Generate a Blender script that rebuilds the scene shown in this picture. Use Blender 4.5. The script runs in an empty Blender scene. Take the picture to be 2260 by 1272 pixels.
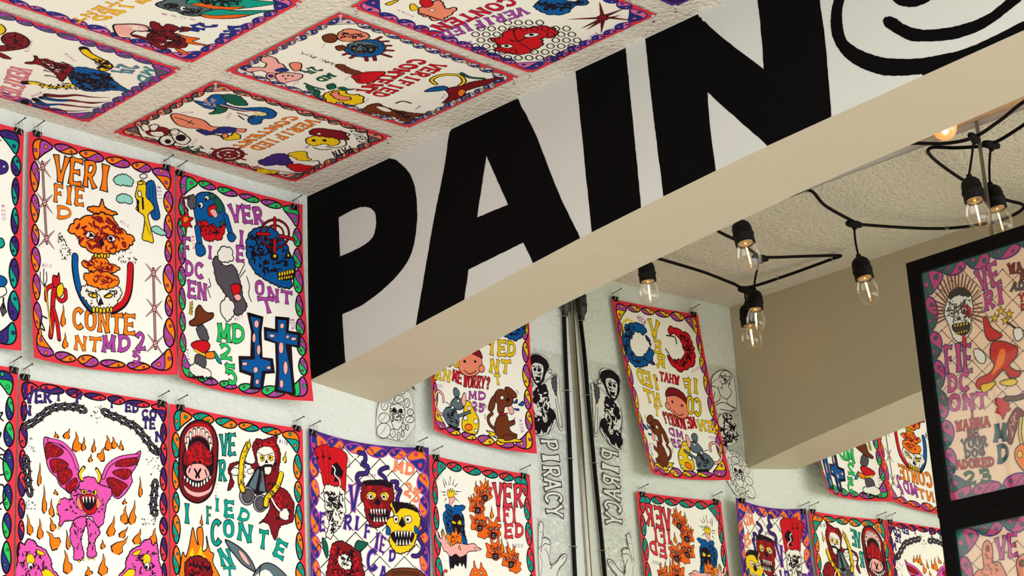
import bpy, bmesh, math, random
from mathutils import Vector, Matrix
from mathutils.geometry import tessellate_polygon

H = 3.6                      # ceiling height
scn = bpy.context.scene
col = scn.collection
CAM_R = [[0.712325, -0.7004216, -0.0447508], [0.195315, 0.2590693, -0.9459044], [0.6741254, 0.6650509, 0.3213444]]
CAM_C = [-4.70407, -4.43325, -2.24604]
CAM_F = 4479.068; CAM_PX = 1155.000; CAM_PY = 635.719
WCOL = (0.9, 0.93, 0.97); WSTR = 0.85; EXPO = -0.02; MIRC = (238, 238, 228); FILS = 20
AREAS = [('window_light', (-2.3, -6.6, 2.1), (-2.4, 0, 2.4), 5.0, 2.4, 190, (0.97, 0.99, 1)), ('unseen_bounce_fill', (-3.4, -3.2, 3.5), (-3.4, -3.2, 0), 1.6, 0.6, 60, (1, 0.96, 0.88))]  # second light is an added fill, bounced off the floor onto the ceiling
# ---------------------------------------------------------------- camera
cd = bpy.data.cameras.new('camera'); cam = bpy.data.objects.new('camera', cd); col.objects.link(cam)
R0 = Vector(CAM_R[0]); R1 = Vector(CAM_R[1]); R2 = Vector(CAM_R[2])
m = Matrix((( R0.x, -R1.x, -R2.x, CAM_C[0]), (R0.y, -R1.y, -R2.y, CAM_C[1]), (R0.z, -R1.z, -R2.z, CAM_C[2] + H), (0, 0, 0, 1)))
cam.matrix_world = m
cd.sensor_width = 36; cd.sensor_fit = 'HORIZONTAL'; cd.lens = CAM_F / 2260 * 36
cd.shift_x = (1130 - CAM_PX) / 2260; cd.shift_y = (CAM_PY - 636) / 2260; cd.clip_end = 60
scn.camera = cam
# ---------------------------------------------------------------- light
vs = scn.view_settings; vs.view_transform = 'Standard'; vs.look = 'None'; vs.gamma = 1; vs.use_curve_mapping = False
vs.exposure = EXPO
w = bpy.data.worlds.new('daylight'); scn.world = w; w.use_nodes = True
bg = w.node_tree.nodes['Background']; bg.inputs[0].default_value = (*WCOL, 1); bg.inputs[1].default_value = WSTR
def area(name, loc, target, sx, sy, power, colr):
    l = bpy.data.lights.new(name, 'AREA'); l.shape = 'RECTANGLE'; l.size = sx; l.size_y = sy; l.energy = power; l.color = colr
    o = bpy.data.objects.new(name, l); col.objects.link(o); o.location = loc
    o.rotation_euler = (Vector(target) - Vector(loc)).to_track_quat('-Z', 'Y').to_euler()
    return o
for a in AREAS: area(*a)

# measured outlines of the painted letters on the beam face: (y, z below the ceiling)
LETTERS = [[[(0.037, 0.0134), (0.0137, 0.0158), (-0.1102, 0.0245), (-0.2578, 0.0149), (-0.321, 0.0162), (-0.3652, 0.0061), (-0.4168, -0.0245), (-0.4586, -0.0657), (-0.4826, -0.1098), (-0.4931, -0.1645), (-0.4921, -0.2301), (-0.4749, -0.2965), (-0.4477, -0.3361), (-0.3864, -0.3722), (-0.3072, -0.3981), (-0.2361, -0.4118), (-0.157, -0.4148), (-0.1675, -0.5645), (-0.0785, -0.5786), (-0.012, -0.5867)], [(-0.148, -0.1136), (-0.2269, -0.1097), (-0.2763, -0.1199), (-0.3025, -0.1372), (-0.3152, -0.1583), (-0.314, -0.1946), (-0.2953, -0.2227), (-0.2414, -0.2343), (-0.1523, -0.2362)]], [[(-0.6602, 0.0172), (-0.6361, -0.018), (-0.6137, -0.1008), (-0.5609, -0.2509), (-0.5024, -0.4397), (-0.4752, -0.5299), (-0.6747, -0.5068), (-0.6947, -0.4297), (-0.9092, -0.4152), (-0.9412, -0.479), (-1.1157, -0.4633), (-1.0435, -0.3078), (-0.977, -0.1331), (-0.9092, 0.0055), (-0.803, 0.0115)], [(-0.7832, -0.1266), (-0.8581, -0.2923), (-0.7364, -0.2924)]], [[(-1.1331, 0.0054), (-1.3141, 0.001), (-1.3302, -0.4429), (-1.157, -0.4586)]], [[(-1.3827, 0.0044), (-1.5591, -0.0007), (-1.5821, -0.0343), (-1.6686, -0.1346), (-1.7484, -0.2196), (-1.7508, -0.1284), (-1.7494, -0.0535), (-1.75, 0.0107), (-1.9381, 0.0056), (-1.9302, -0.1089), (-1.9339, -0.2136), (-1.93, -0.4058), (-1.7386, -0.4134), (-1.6448, -0.3056), (-1.5707, -0.2173), (-1.5706, -0.3169), (-1.5772, -0.4247), (-1.4056, -0.4398), (-1.3891, -0.1735)]], [[(-2.0036, -0.1204), (-1.9722, -0.1197), (-1.9632, -0.1397), (-1.9564, -0.1635), (-1.9537, -0.1918), (-1.9559, -0.216), (-1.9684, -0.2498), (-1.9878, -0.2802), (-2.0137, -0.3084), (-2.0488, -0.3369), (-2.0843, -0.3583), (-2.1142, -0.3705), (-2.156, -0.3843), (-2.1827, -0.3912), (-2.2039, -0.392), (-2.2464, -0.391), (-2.3239, -0.3883), (-2.4473, -0.3849), (-2.524, -0.3811), (-2.5825, -0.3563), (-2.5575, -0.341), (-2.5078, -0.3601), (-2.4502, -0.3645), (-2.367, -0.3719), (-2.3112, -0.374), (-2.2672, -0.3699), (-2.2231, -0.3618), (-2.1727, -0.35), (-2.1044, -0.3242), (-2.06, -0.2983), (-2.0247, -0.2709), (-1.9987, -0.2438), (-1.9888, -0.2169), (-1.9871, -0.19), (-1.9911, -0.1565), (-2.0001, -0.1366)]], [[(-2.0976, -0.2269), (-2.1047, -0.221), (-2.1229, -0.2275), (-2.1398, -0.2432), (-2.1535, -0.2584), (-2.1762, -0.2756), (-2.2021, -0.2898), (-2.2605, -0.3079), (-2.3044, -0.3151), (-2.3395, -0.3177), (-2.3781, -0.3135), (-2.4146, -0.3005), (-2.4512, -0.2851), (-2.4886, -0.3001), (-2.4525, -0.3155), (-2.4195, -0.3269), (-2.3893, -0.3369), (-2.3594, -0.3431), (-2.3298, -0.3455), (-2.2858, -0.3425), (-2.2421, -0.3328), (-2.1984, -0.3178), (-2.1634, -0.3026), (-2.1353, -0.2784), (-2.102, -0.2429)]], [[(-2.1153, -0.162), (-2.1295, -0.1878), (-2.1445, -0.2065), (-2.1737, -0.2229), (-2.1977, -0.2289), (-2.2287, -0.227), (-2.249, -0.2125)]]]
CLIPS = [('P0', 'right', -2.105, -0.0543, 0.078), ('P1', 'left', -2.0474, -0.0467, 0.07), ('P1', 'right', -1.6311, -0.0377, -0.116), ('P2', 'left', -1.5846, -0.0439, -0.017), ('P2', 'right', -1.1726, -0.0489, -0.039), ('L0', 'right', -2.0918, -0.7143, 0.073), ('L1', 'left', -2.0582, -0.7278, -0.049), ('L1', 'right', -1.636, -0.7289, 0.101), ('L2', 'left', -1.5766, -0.7307, -0.099), ('L2', 'right', -1.1717, -0.7271, 0.047), ('L3', 'left', -1.1138, -0.7317, 0.049), ('L3', 'right', -0.7333, -0.7311, -0.029), ('L4', 'left', -0.6368, -0.7358, -0.111), ('L4', 'right', -0.2623, -0.7425, -0.009), ('M', 'right', -0.2147, -0.0651, 0.048), ('M', 'left', -0.6172, -0.0591, 0.014)]
BULBS = [((-0.59, -0.283, -0.05), (-0.605, -0.2686, -0.0931), (-0.615, -0.2692, -0.265), False), ((-0.262, -0.6214, -0.0881), (-0.262, -0.5811, -0.1848), (-0.2516, -0.5828, -0.3308), False), ((-0.3, -0.9761, -0.0714), (-0.294, -0.982, -0.182), (-0.29, -1.0111, -0.3451), False), ((-0.0586, -1.648, -0.0808), (-0.0661, -1.6219, -0.1917), (-0.0694, -1.642, -0.3521), False), ((-0.45, -1.8065, -0.056), (-0.45, -1.8029, -0.0937), (-0.45, -1.7991, -0.239), True)]
# poster corners and artwork; artwork coordinates are thousandths of the poster width
GEOM = {
  'P0': ('w', [(-2.5443, -0.012, 3.5492), (-2.0873, -0.012, 3.5492), (-2.088, -0.04, 2.9267), (-2.545, -0.04, 2.9267)], 0.015, 0),
  'P1': ('w', [(-2.0736, -0.012, 3.5503), (-1.6018, -0.012, 3.5683), (-1.6084, -0.045, 2.9447), (-2.0717, -0.075, 2.9029)], 0.02, 0.006),
  'P2': ('w', [(-1.5956, -0.012, 3.5644), (-1.1417, -0.012, 3.5629), (-1.1725, -0.09, 2.9315), (-1.6095, -0.055, 2.9344)], 0.02, 0.006),
  'L0': ('w', [(-2.5356, -0.012, 2.8868), (-2.0786, -0.012, 2.8868), (-2.0786, -0.03, 2.2754), (-2.5356, -0.03, 2.2754)], 0.015, 0),
  'L1': ('w', [(-2.0737, -0.012, 2.8635), (-1.6139, -0.012, 2.8722), (-1.6139, -0.03, 2.2608), (-2.0737, -0.03, 2.2521)], 0.015, 0),
  'L2': ('w', [(-1.6094, -0.012, 2.8716), (-1.1503, -0.012, 2.8708), (-1.1503, -0.03, 2.2594), (-1.6094, -0.03, 2.2602)], 0.015, 0.004),
  'L3': ('w', [(-1.1303, -0.014, 2.8761), (-0.6984, -0.05, 2.874), (-0.6984, -0.03, 2.2626), (-1.1303, -0.02, 2.2647)], 0.015, 0.012),
  'L4': ('w', [(-0.6627, -0.012, 2.8647), (-0.2338, -0.012, 2.8614), (-0.2338, -0.03, 2.25), (-0.6627, -0.03, 2.2533)], 0.015, 0.003),
  'M': ('w', [(-0.6388, -0.014, 3.5386), (-0.1962, -0.014, 3.5282), (-0.2555, -0.07, 2.9141), (-0.6804, -0.055, 2.932)], 0.02, 0),
  'C7': ('c', [(-1.8358, -0.0537, 3.596), (-1.8241, -0.5002, 3.596), (-1.2186, -0.5085, 3.596), (-1.2217, -0.0744, 3.596)], 0, 0),
  'C5': ('c', [(-1.8371, -0.5647, 3.596), (-1.8246, -1.0089, 3.596), (-1.2207, -1.0169, 3.596), (-1.224, -0.5816, 3.596)], 0, 0),
  'C4': ('c', [(-1.8229, -1.048, 3.596), (-1.8214, -1.4975, 3.596), (-1.21, -1.4975, 3.596), (-1.2123, -1.0526, 3.596)], 0, 0),
  'C2': ('c', [(-2.5436, -0.5471, 3.596), (-2.5392, -0.9958, 3.596), (-1.9278, -0.9958, 3.596), (-1.9322, -0.5471, 3.596)], 0, 0),
  'C6': ('c', [(-2.539, -0.0677, 3.596), (-2.5417, -0.5032, 3.596), (-1.9303, -0.5032, 3.596), (-1.9276, -0.0677, 3.596)], 0, 0),
  'C3': ('c', [(-1.8191, -1.5538, 3.596), (-1.8191, -2.0108, 3.596), (-1.2077, -2.0108, 3.596), (-1.2077, -1.5538, 3.596)], 0, 0),
  'F1': ('f', [(-0.0277, -1.4058, 3.1918), (-0.0331, -1.9019, 3.1914), (-0.0207, -1.9044, 2.5301), (-0.0153, -1.4084, 2.5306)], 0, 0),
  'F2': ('f', [(-0.0138, -1.4116, 2.4521), (-0.0193, -1.9076, 2.4517), (-0.0068, -1.9101, 1.7904), (-0.0014, -1.4141, 1.7908)], 0, 0),
  'D1': ('w', [(-0.215, -0.005, 3.295), (-0.045, -0.005, 3.295), (-0.045, -0.005, 2.99), (-0.215, -0.005, 2.99)], 0.005, 0),
  'D2': ('w', [(-0.185, -0.005, 3.0), (-0.06, -0.005, 3.0), (-0.06, -0.005, 2.735), (-0.185, -0.005, 2.735)], 0.005, 0),
  'D3': ('w', [(-0.205, -0.005, 2.73), (-0.06, -0.005, 2.73), (-0.06, -0.005, 2.52), (-0.205, -0.005, 2.52)], 0.005, 0),
  'D4': ('w', [(-0.865, -0.005, 3.075), (-0.705, -0.005, 3.075), (-0.705, -0.005, 2.88), (-0.865, -0.005, 2.88)], 0.005, 0),
  'D5': ('w', [(-0.825, -0.005, 3.2), (-0.7, -0.005, 3.2), (-0.7, -0.005, 3.055), (-0.825, -0.005, 3.055)], 0.005, 0),
  'D6': ('w', [(-0.855, -0.005, 3.365), (-0.67, -0.005, 3.365), (-0.67, -0.005, 3.185), (-0.855, -0.005, 3.185)], 0.005, 0),
}
ART = {}
ART['P1'] = '''T|o|k|VERI|175 246 554 232 184 98
T|o|k|FIE|173 378 379 361 175 279
T|o|k|D|189 475 295 456 188 407
T|o|k|CONTE|307 1104 741 1092 307 995
T|o|k|NT|315 1234 504 1218 323 1159
T|m|k|MD|519 1222 706 1197 522 1134
T|m|k|2|742 1198 805 1184 737 1097
T|m|k|5|721 1269 774 1263 720 1204
T|m|-|#210|69 108 132 81 66 90
T|m|-|#211|875 146 885 236 902 141
T|m|-|#212|621 417 681 445 629 402
T|m|-|#213|87 787 153 781 90 768
L|k|17|0|94 160 124 643
L|p|8|0|94 160 124 643
L|k|3|0|94 160 124 643
L|k|18|1|96 189 41 140
L|p|8|1|96 189 52 150
L|k|18|1|96 189 150 126
L|p|8|1|96 189 139 138
L|k|18|1|96 189 36 257
L|p|8|1|96 189 48 243
L|k|18|1|96 189 152 244
L|p|8|1|96 189 141 233
E|p|k|4|96 189 109 186 97 205
L|k|4|0|83 198 109 181
L|k|18|1|110 402 55 352
L|p|8|1|110 402 66 362
L|k|18|1|110 402 166 339
L|p|8|1|110 402 155 352
L|k|18|1|110 402 48 468
L|p|8|1|110 402 61 455
L|k|18|1|110 402 166 457
L|p|8|1|110 402 155 446
E|p|k|4|110 402 124 399 110 418
L|k|4|0|97 410 124 394
L|k|18|1|122 614 66 564
L|p|8|1|122 614 77 574
L|k|18|1|122 614 180 552
L|p|8|1|122 614 168 565
L|k|18|1|122 614 58 679
L|p|8|1|122 614 71 666
L|k|18|1|122 614 179 669
L|p|8|1|122 614 168 658
E|p|k|4|122 614 136 611 122 629
L|k|4|0|109 622 136 606
L|k|17|0|854 677 867 1177
L|p|8|0|854 677 867 1177
L|k|3|0|854 677 867 1177
L|k|18|1|855 707 799 648
L|p|8|1|855 707 810 660
L|k|18|1|855 707 910 649
L|p|8|1|855 707 899 661
L|k|18|1|855 707 794 769
L|p|8|1|855 707 806 756
L|k|18|1|855 707 910 773
L|p|8|1|855 707 899 760
E|p|k|4|855 707 868 706 855 724
L|k|4|0|842 714 868 701
L|k|18|1|861 928 807 868
L|p|8|1|861 928 818 880
L|k|18|1|861 928 915 872
L|p|8|1|861 928 904 883
L|k|18|1|861 928 801 987
L|p|8|1|861 928 813 976
L|k|18|1|861 928 914 995
L|p|8|1|861 928 904 981
E|p|k|4|861 928 874 927 861 945
L|k|4|0|848 935 874 922
L|k|18|1|866 1147 814 1086
L|p|8|1|866 1147 824 1099
L|k|18|1|866 1147 919 1093
L|p|8|1|866 1147 908 1104
L|k|18|1|866 1147 808 1204
L|p|8|1|866 1147 820 1193
L|k|18|1|866 1147 917 1214
L|p|8|1|866 1147 907 1201
E|p|k|4|866 1147 879 1146 866 1163
L|k|4|0|854 1153 879 1141
B|c|k|6|6|577 152 607 126 651 114 689 123 708 148 690 179 645 180 608 187 582 176
B|c|k|6|6|597 271 632 240 677 240 704 259 693 293 655 291 615 298
B|c|k|6|4|837 424 875 405 912 421 942 445 912 459 863 449
B|u|k|6|3|799 145 841 117 864 155 873 238 897 332 874 366 844 354 813 275 794 209
L|k|4|0|841 145 850 242 866 337
L|k|4|0|826 162 828 245 851 325
B|y|k|6|3|736 184 750 140 780 130 799 166 800 229 835 258 855 297 814 345 837 438 853 512 816 510 778 502 785 446 792 362 754 333 731 316 752 271 725 242
L|k|14|0|740 260 747 328
L|k|14|0|775 240 780 308
E|w|k|6|754 218 768 216 755 238
E|w|k|6|779 100 805 95 780 115
E|y|k|6|758 148 779 145 758 159
L|k|4|0|796 389 830 467
B|o|k|8|13|273 521 317 472 357 445 391 425 427 411 464 398 501 384 546 392 583 410 599 441 636 462 682 489 719 517 697 552 646 582 595 610 551 630 506 644 454 633 401 622 356 597 341 560 281 539
B|o|k|8|6|397 377 441 352 478 348 499 297 515 341 545 356 605 368 546 387 501 377 457 392
B|o|k|7|10|373 699 418 705 447 660 506 637 552 683 626 702 582 739 508 756 448 755 380 724
B|o|k|7|8|381 787 434 761 508 740 568 747 620 767 613 814 555 845 480 846 420 835
S|d|60|37|296 516 398 437 501 397 591 435 697 527 639 576 550 617 431 610 356 584
S|d|22|28|388 710 462 671 611 708 508 750
S|d|18|25|397 793 508 756 605 782 554 835
B|w|k|6|0|382 539 414 513 444 517 457 542 423 558
B|w|k|6|0|537 525 566 510 596 529 579 548 549 550
E|k|k|6|427 534 437 532 427 543
E|k|k|6|560 530 571 528 561 539
G|k|k|6|0|482 561 504 544 517 576 499 588
E|y|k|6|462 651 472 649 462 666
E|y|k|6|483 652 493 650 483 666
E|y|k|6|503 644 514 643 504 659
E|y|k|6|524 645 534 643 524 660
E|y|k|6|545 638 555 636 545 652
L|k|48|0|320 682 321 760 344 860 383 932 437 982
L|u|34|0|320 682 325 760 347 860 388 925 437 970
L|k|47|0|699 676 698 757 687 852 652 922 586 970
L|R|34|0|699 676 695 757 684 845 647 916 586 957
B|w|k|6|7|363 873 397 845 450 844 510 855 569 837 621 820 641 857 615 907 586 950 542 975 482 983 437 970 398 930 368 908
B|y|k|7|0|413 895 451 883 478 899 443 910
B|y|k|7|0|526 896 555 871 582 873 563 894
G|k|k|6|0|485 943 500 902 519 939
L|k|6|0|398 878 466 878 496 896
L|k|6|0|518 893 555 866 606 842
S|k|14|20|390 866 621 833 586 943 421 952
E|y|k|6|452 980 463 979 452 999
E|y|k|6|476 977 487 976 476 995
E|y|k|6|500 979 511 978 501 997
E|y|k|6|524 976 535 975 524 994
E|y|k|6|548 968 558 967 548 986
E|y|k|6|572 965 582 964 572 983
S|k|34|13|207 547 297 660 237 737 195 628
S|k|20|13|698 568 758 655 640 670 580 626
L|k|37|0|188 836 166 943 160 1020 155 1097 139 1186
L|R|26|0|188 843 166 943 160 1020 155 1097 140 1181
L|k|31|0|165 1019 191 1091 205 1190
L|R|21|0|165 1019 191 1091 205 1185
L|k|28|0|175 877 119 913 113 978
L|R|18|0|175 877 119 913 113 978
L|k|28|0|190 938 221 965 255 940 252 895
L|R|18|0|190 938 221 965 255 940 252 895
B|R|k|6|0|160 867 168 821 194 829 206 800 214 844 206 884 175 890
B|y|k|6|3|194 886 229 861 240 904 213 947 193 931
L|k|13|0|104 891 132 1051 147 1172
L|y|6|0|104 891 132 1051 147 1172
L|k|6|0|104 903 74 865 75 820
L|k|6|0|104 903 97 854 102 795
L|k|6|0|104 903 121 855 117 811
L|k|10|0|115 1085 77 1080 72 1112 95 1158 54 1147
F|o|k|23|59 1202 59 1115
F|o|k|37|235 1115 237 981
F|o|k|43|250 1240 248 1145'''
ART['P2'] = '''T|m|k|VER|430 225 698 192 406 127
T|m|k|I|481 372 544 361 479 283
T|m|k|E|480 477 542 472 477 386
T|m|k|F|53 560 112 551 53 432
T|m|k|I|252 516 293 506 250 439
T|m|k|DC|68 665 223 652 68 578
T|m|k|EN|92 799 249 783 92 703
T|m|k|O|631 671 695 665 630 589
T|m|k|NT|722 688 913 700 722 609
T|m|k|T|674 781 795 765 646 694
T|g|k|MD|344 1026 560 996 341 921
T|g|k|2|362 1129 464 1124 352 1043
T|g|k|5|429 1268 513 1267 403 1160
T|m|-|#215|797 148 861 176 806 127
T|r|-|#214|120 401 127 489 142 395
T|m|-|#217|474 874 539 843 469 855
T|m|-|#216|883 797 891 869 915 791
T|m|-|#218|73 1136 83 1208 95 1128
B|u|k|7|3|131 177 164 122 225 92 295 87 359 130 385 196 387 262 358 334 304 367 233 385 177 353 153 295 139 240
B|z|k|4|4|304 104 351 125 361 178 322 199 293 166
B|z|k|4|0|343 259 380 244 372 285 349 291
B|z|k|4|0|241 108 280 84 303 98 265 128
B|R|k|6|9|168 291 192 304 230 274 255 307 286 287 317 305 379 270 373 324 346 376 304 380 265 403 225 393 193 375 185 338
S|k|18|23|184 313 372 285 327 368 217 376
E|w|k|6|189 187 208 182 190 207
E|w|k|6|234 129 253 124 235 146
E|k|k|6|181 193 189 191 182 201
E|k|k|6|230 136 237 134 230 142
B|R|k|6|0|244 192 274 165 305 153 309 191 284 235 253 236
B|p|k|4|0|260 204 298 185 323 218 300 240
G|D|k|6|0|85 157 133 131 157 157 148 218 112 234 89 215
L|k|17|0|96 167 60 175 55 212 89 247
L|b|7|0|96 167 60 175 55 212 89 247
B|R|k|6|0|27 278 51 290 74 271 89 241 98 284 134 287 109 320 125 348 91 351 75 394 62 358 28 378 47 337 15 326 43 309
B|o|k|4|0|56 302 82 288 98 303 75 332 56 328
L|k|49|0|166 343 187 442 188 493
L|u|37|0|166 343 187 442 188 493
L|k|43|0|388 209 411 269 433 323
L|u|32|0|388 209 411 269 433 323
B|u|k|6|4|155 450 187 435 219 447 235 481 204 515 164 512
B|u|k|6|4|405 323 443 308 471 328 445 364 414 361
B|u|k|9|9|562 315 600 253 670 218 750 209 830 254 877 307 896 358 926 394 929 461 904 519 900 580 857 594 805 588 752 577 691 554 629 526 581 470 556 395
S|k|70|35|577 311 671 238 814 264 877 334 892 413 814 480 691 528 597 466
G|k|k|4|0|739 399 767 374 806 380 798 415 752 426
G|k|k|4|0|864 363 893 345 911 372 884 394
E|y|k|3|777 392 791 390 777 404
E|y|k|3|883 368 892 367 883 379
G|k|k|3|0|845 448 861 411 879 442
G|k|k|4|0|798 509 875 470 931 454 919 523 858 542 801 538
E|y|k|4|813 509 822 508 813 525
E|y|k|4|813 538 821 536 813 550
E|y|k|4|833 502 842 501 833 518
E|y|k|4|831 532 839 531 831 544
E|y|k|4|853 495 862 493 853 511
E|y|k|4|850 526 857 525 849 538
E|y|k|4|873 487 882 486 873 504
E|y|k|4|868 521 876 519 868 533
E|y|k|4|893 480 903 479 893 496
E|y|k|4|886 515 894 514 886 527
E|y|k|4|913 473 923 472 913 489
E|y|k|4|905 509 912 508 904 522
L|k|18|0|890 220 883 254 863 287 833 313 796 332 757 339 720 335 689 320 669 295 662 264 668 231 687 198 717 171 754 152 794 144 832 148 863 163 883 188 890 220
L|d|9|0|890 220 883 254 863 287 833 313 796 332 757 339 720 335 689 320 669 295 662 264 668 231 687 198 717 171 754 152 794 144 832 148 863 163 883 188 890 220
L|k|15|0|846 228 841 249 829 269 811 285 788 297 764 301 741 299 723 289 710 274 706 255 710 235 721 215 740 198 763 187 787 182 810 184 829 194 841 209 846 228
L|d|7|0|846 228 841 249 829 269 811 285 788 297 764 301 741 299 723 289 710 274 706 255 710 235 721 215 740 198 763 187 787 182 810 184 829 194 841 209 846 228
L|k|26|0|774 136 777 210
L|R|16|0|774 136 777 210
L|k|26|0|776 278 776 365
L|R|16|0|776 278 776 365
L|k|26|0|640 269 734 252
L|R|16|0|640 269 734 252
L|k|27|0|817 247 925 251
L|R|16|0|817 247 925 251
B|D|k|7|7|309 580 292 532 323 486 379 538 442 518 481 542 498 591 520 639 532 702 564 761 512 828 457 819 464 766 416 737 367 683 327 653
B|w|k|7|11|330 484 352 427 407 408 439 427 448 471 410 505 355 511
B|w|k|7|11|358 813 393 748 432 741 464 779 458 845 420 884 380 860
B|R|k|6|3|438 655 492 631 515 653 487 749 463 715
B|p|k|4|0|463 715 501 695 521 717 494 741
L|k|6|0|263 642 280 690 256 708 281 766
L|k|6|0|560 566 584 627 578 680 601 728
L|k|6|0|543 490 491 593
L|k|6|0|551 528 498 598
B|b|k|7|0|105 959 151 923 159 870 193 831 226 855 259 866 304 857 300 889 244 927 177 965 117 979
B|D|k|6|4|169 982 211 953 244 971 270 1022 246 1052 203 1043 177 1017
B|R|k|6|4|121 1093 177 1061 246 1046 279 1064 263 1105 195 1132 142 1119
L|k|18|0|151 1124 247 1140
L|y|12|0|151 1124 247 1140
B|D|k|6|0|160 1153 238 1148 248 1202 196 1250 151 1223
B|o|k|6|0|247 1121 313 1101 322 1137 256 1154
B|t|k|6|0|313 1095 346 1120 379 1164 339 1153
B|w|k|6|6|101 1241 160 1209 222 1220 274 1222 291 1262 196 1281 123 1279
S|k|12|27|94 1298 333 1260 325 1274 103 1311
T|y|k|REAL|126 910 132 820 108 909
G|u|k|22|0|580 810 680 819 666 913 674 1079 747 1083 757 1160 691 1170 676 1278 607 1280 614 1196 526 1183 520 1102 613 1088 611 921
E|p|k|4|640 865 658 862 641 891
E|p|k|4|622 958 635 956 622 989
E|p|k|4|656 1030 670 1028 656 1064
E|p|k|4|555 1135 575 1132 555 1147
E|p|k|4|635 1162 652 1159 635 1182
E|p|k|4|726 1137 742 1136 726 1148
E|p|k|4|646 1237 659 1235 646 1254
G|u|k|21|0|787 803 869 799 860 886 945 890 933 978 866 972 879 1135 886 1291 776 1280 787 1144 784 968 706 952 704 888 786 889
E|p|k|4|825 851 840 849 824 870
E|p|k|4|752 926 772 924 752 938
E|p|k|4|815 997 832 995 814 1036
E|p|k|4|903 928 922 926 902 940
E|p|k|4|840 1125 855 1124 838 1170
E|p|k|4|810 1232 823 1231 809 1260
E|p|k|4|862 919 874 918 861 931'''
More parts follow.
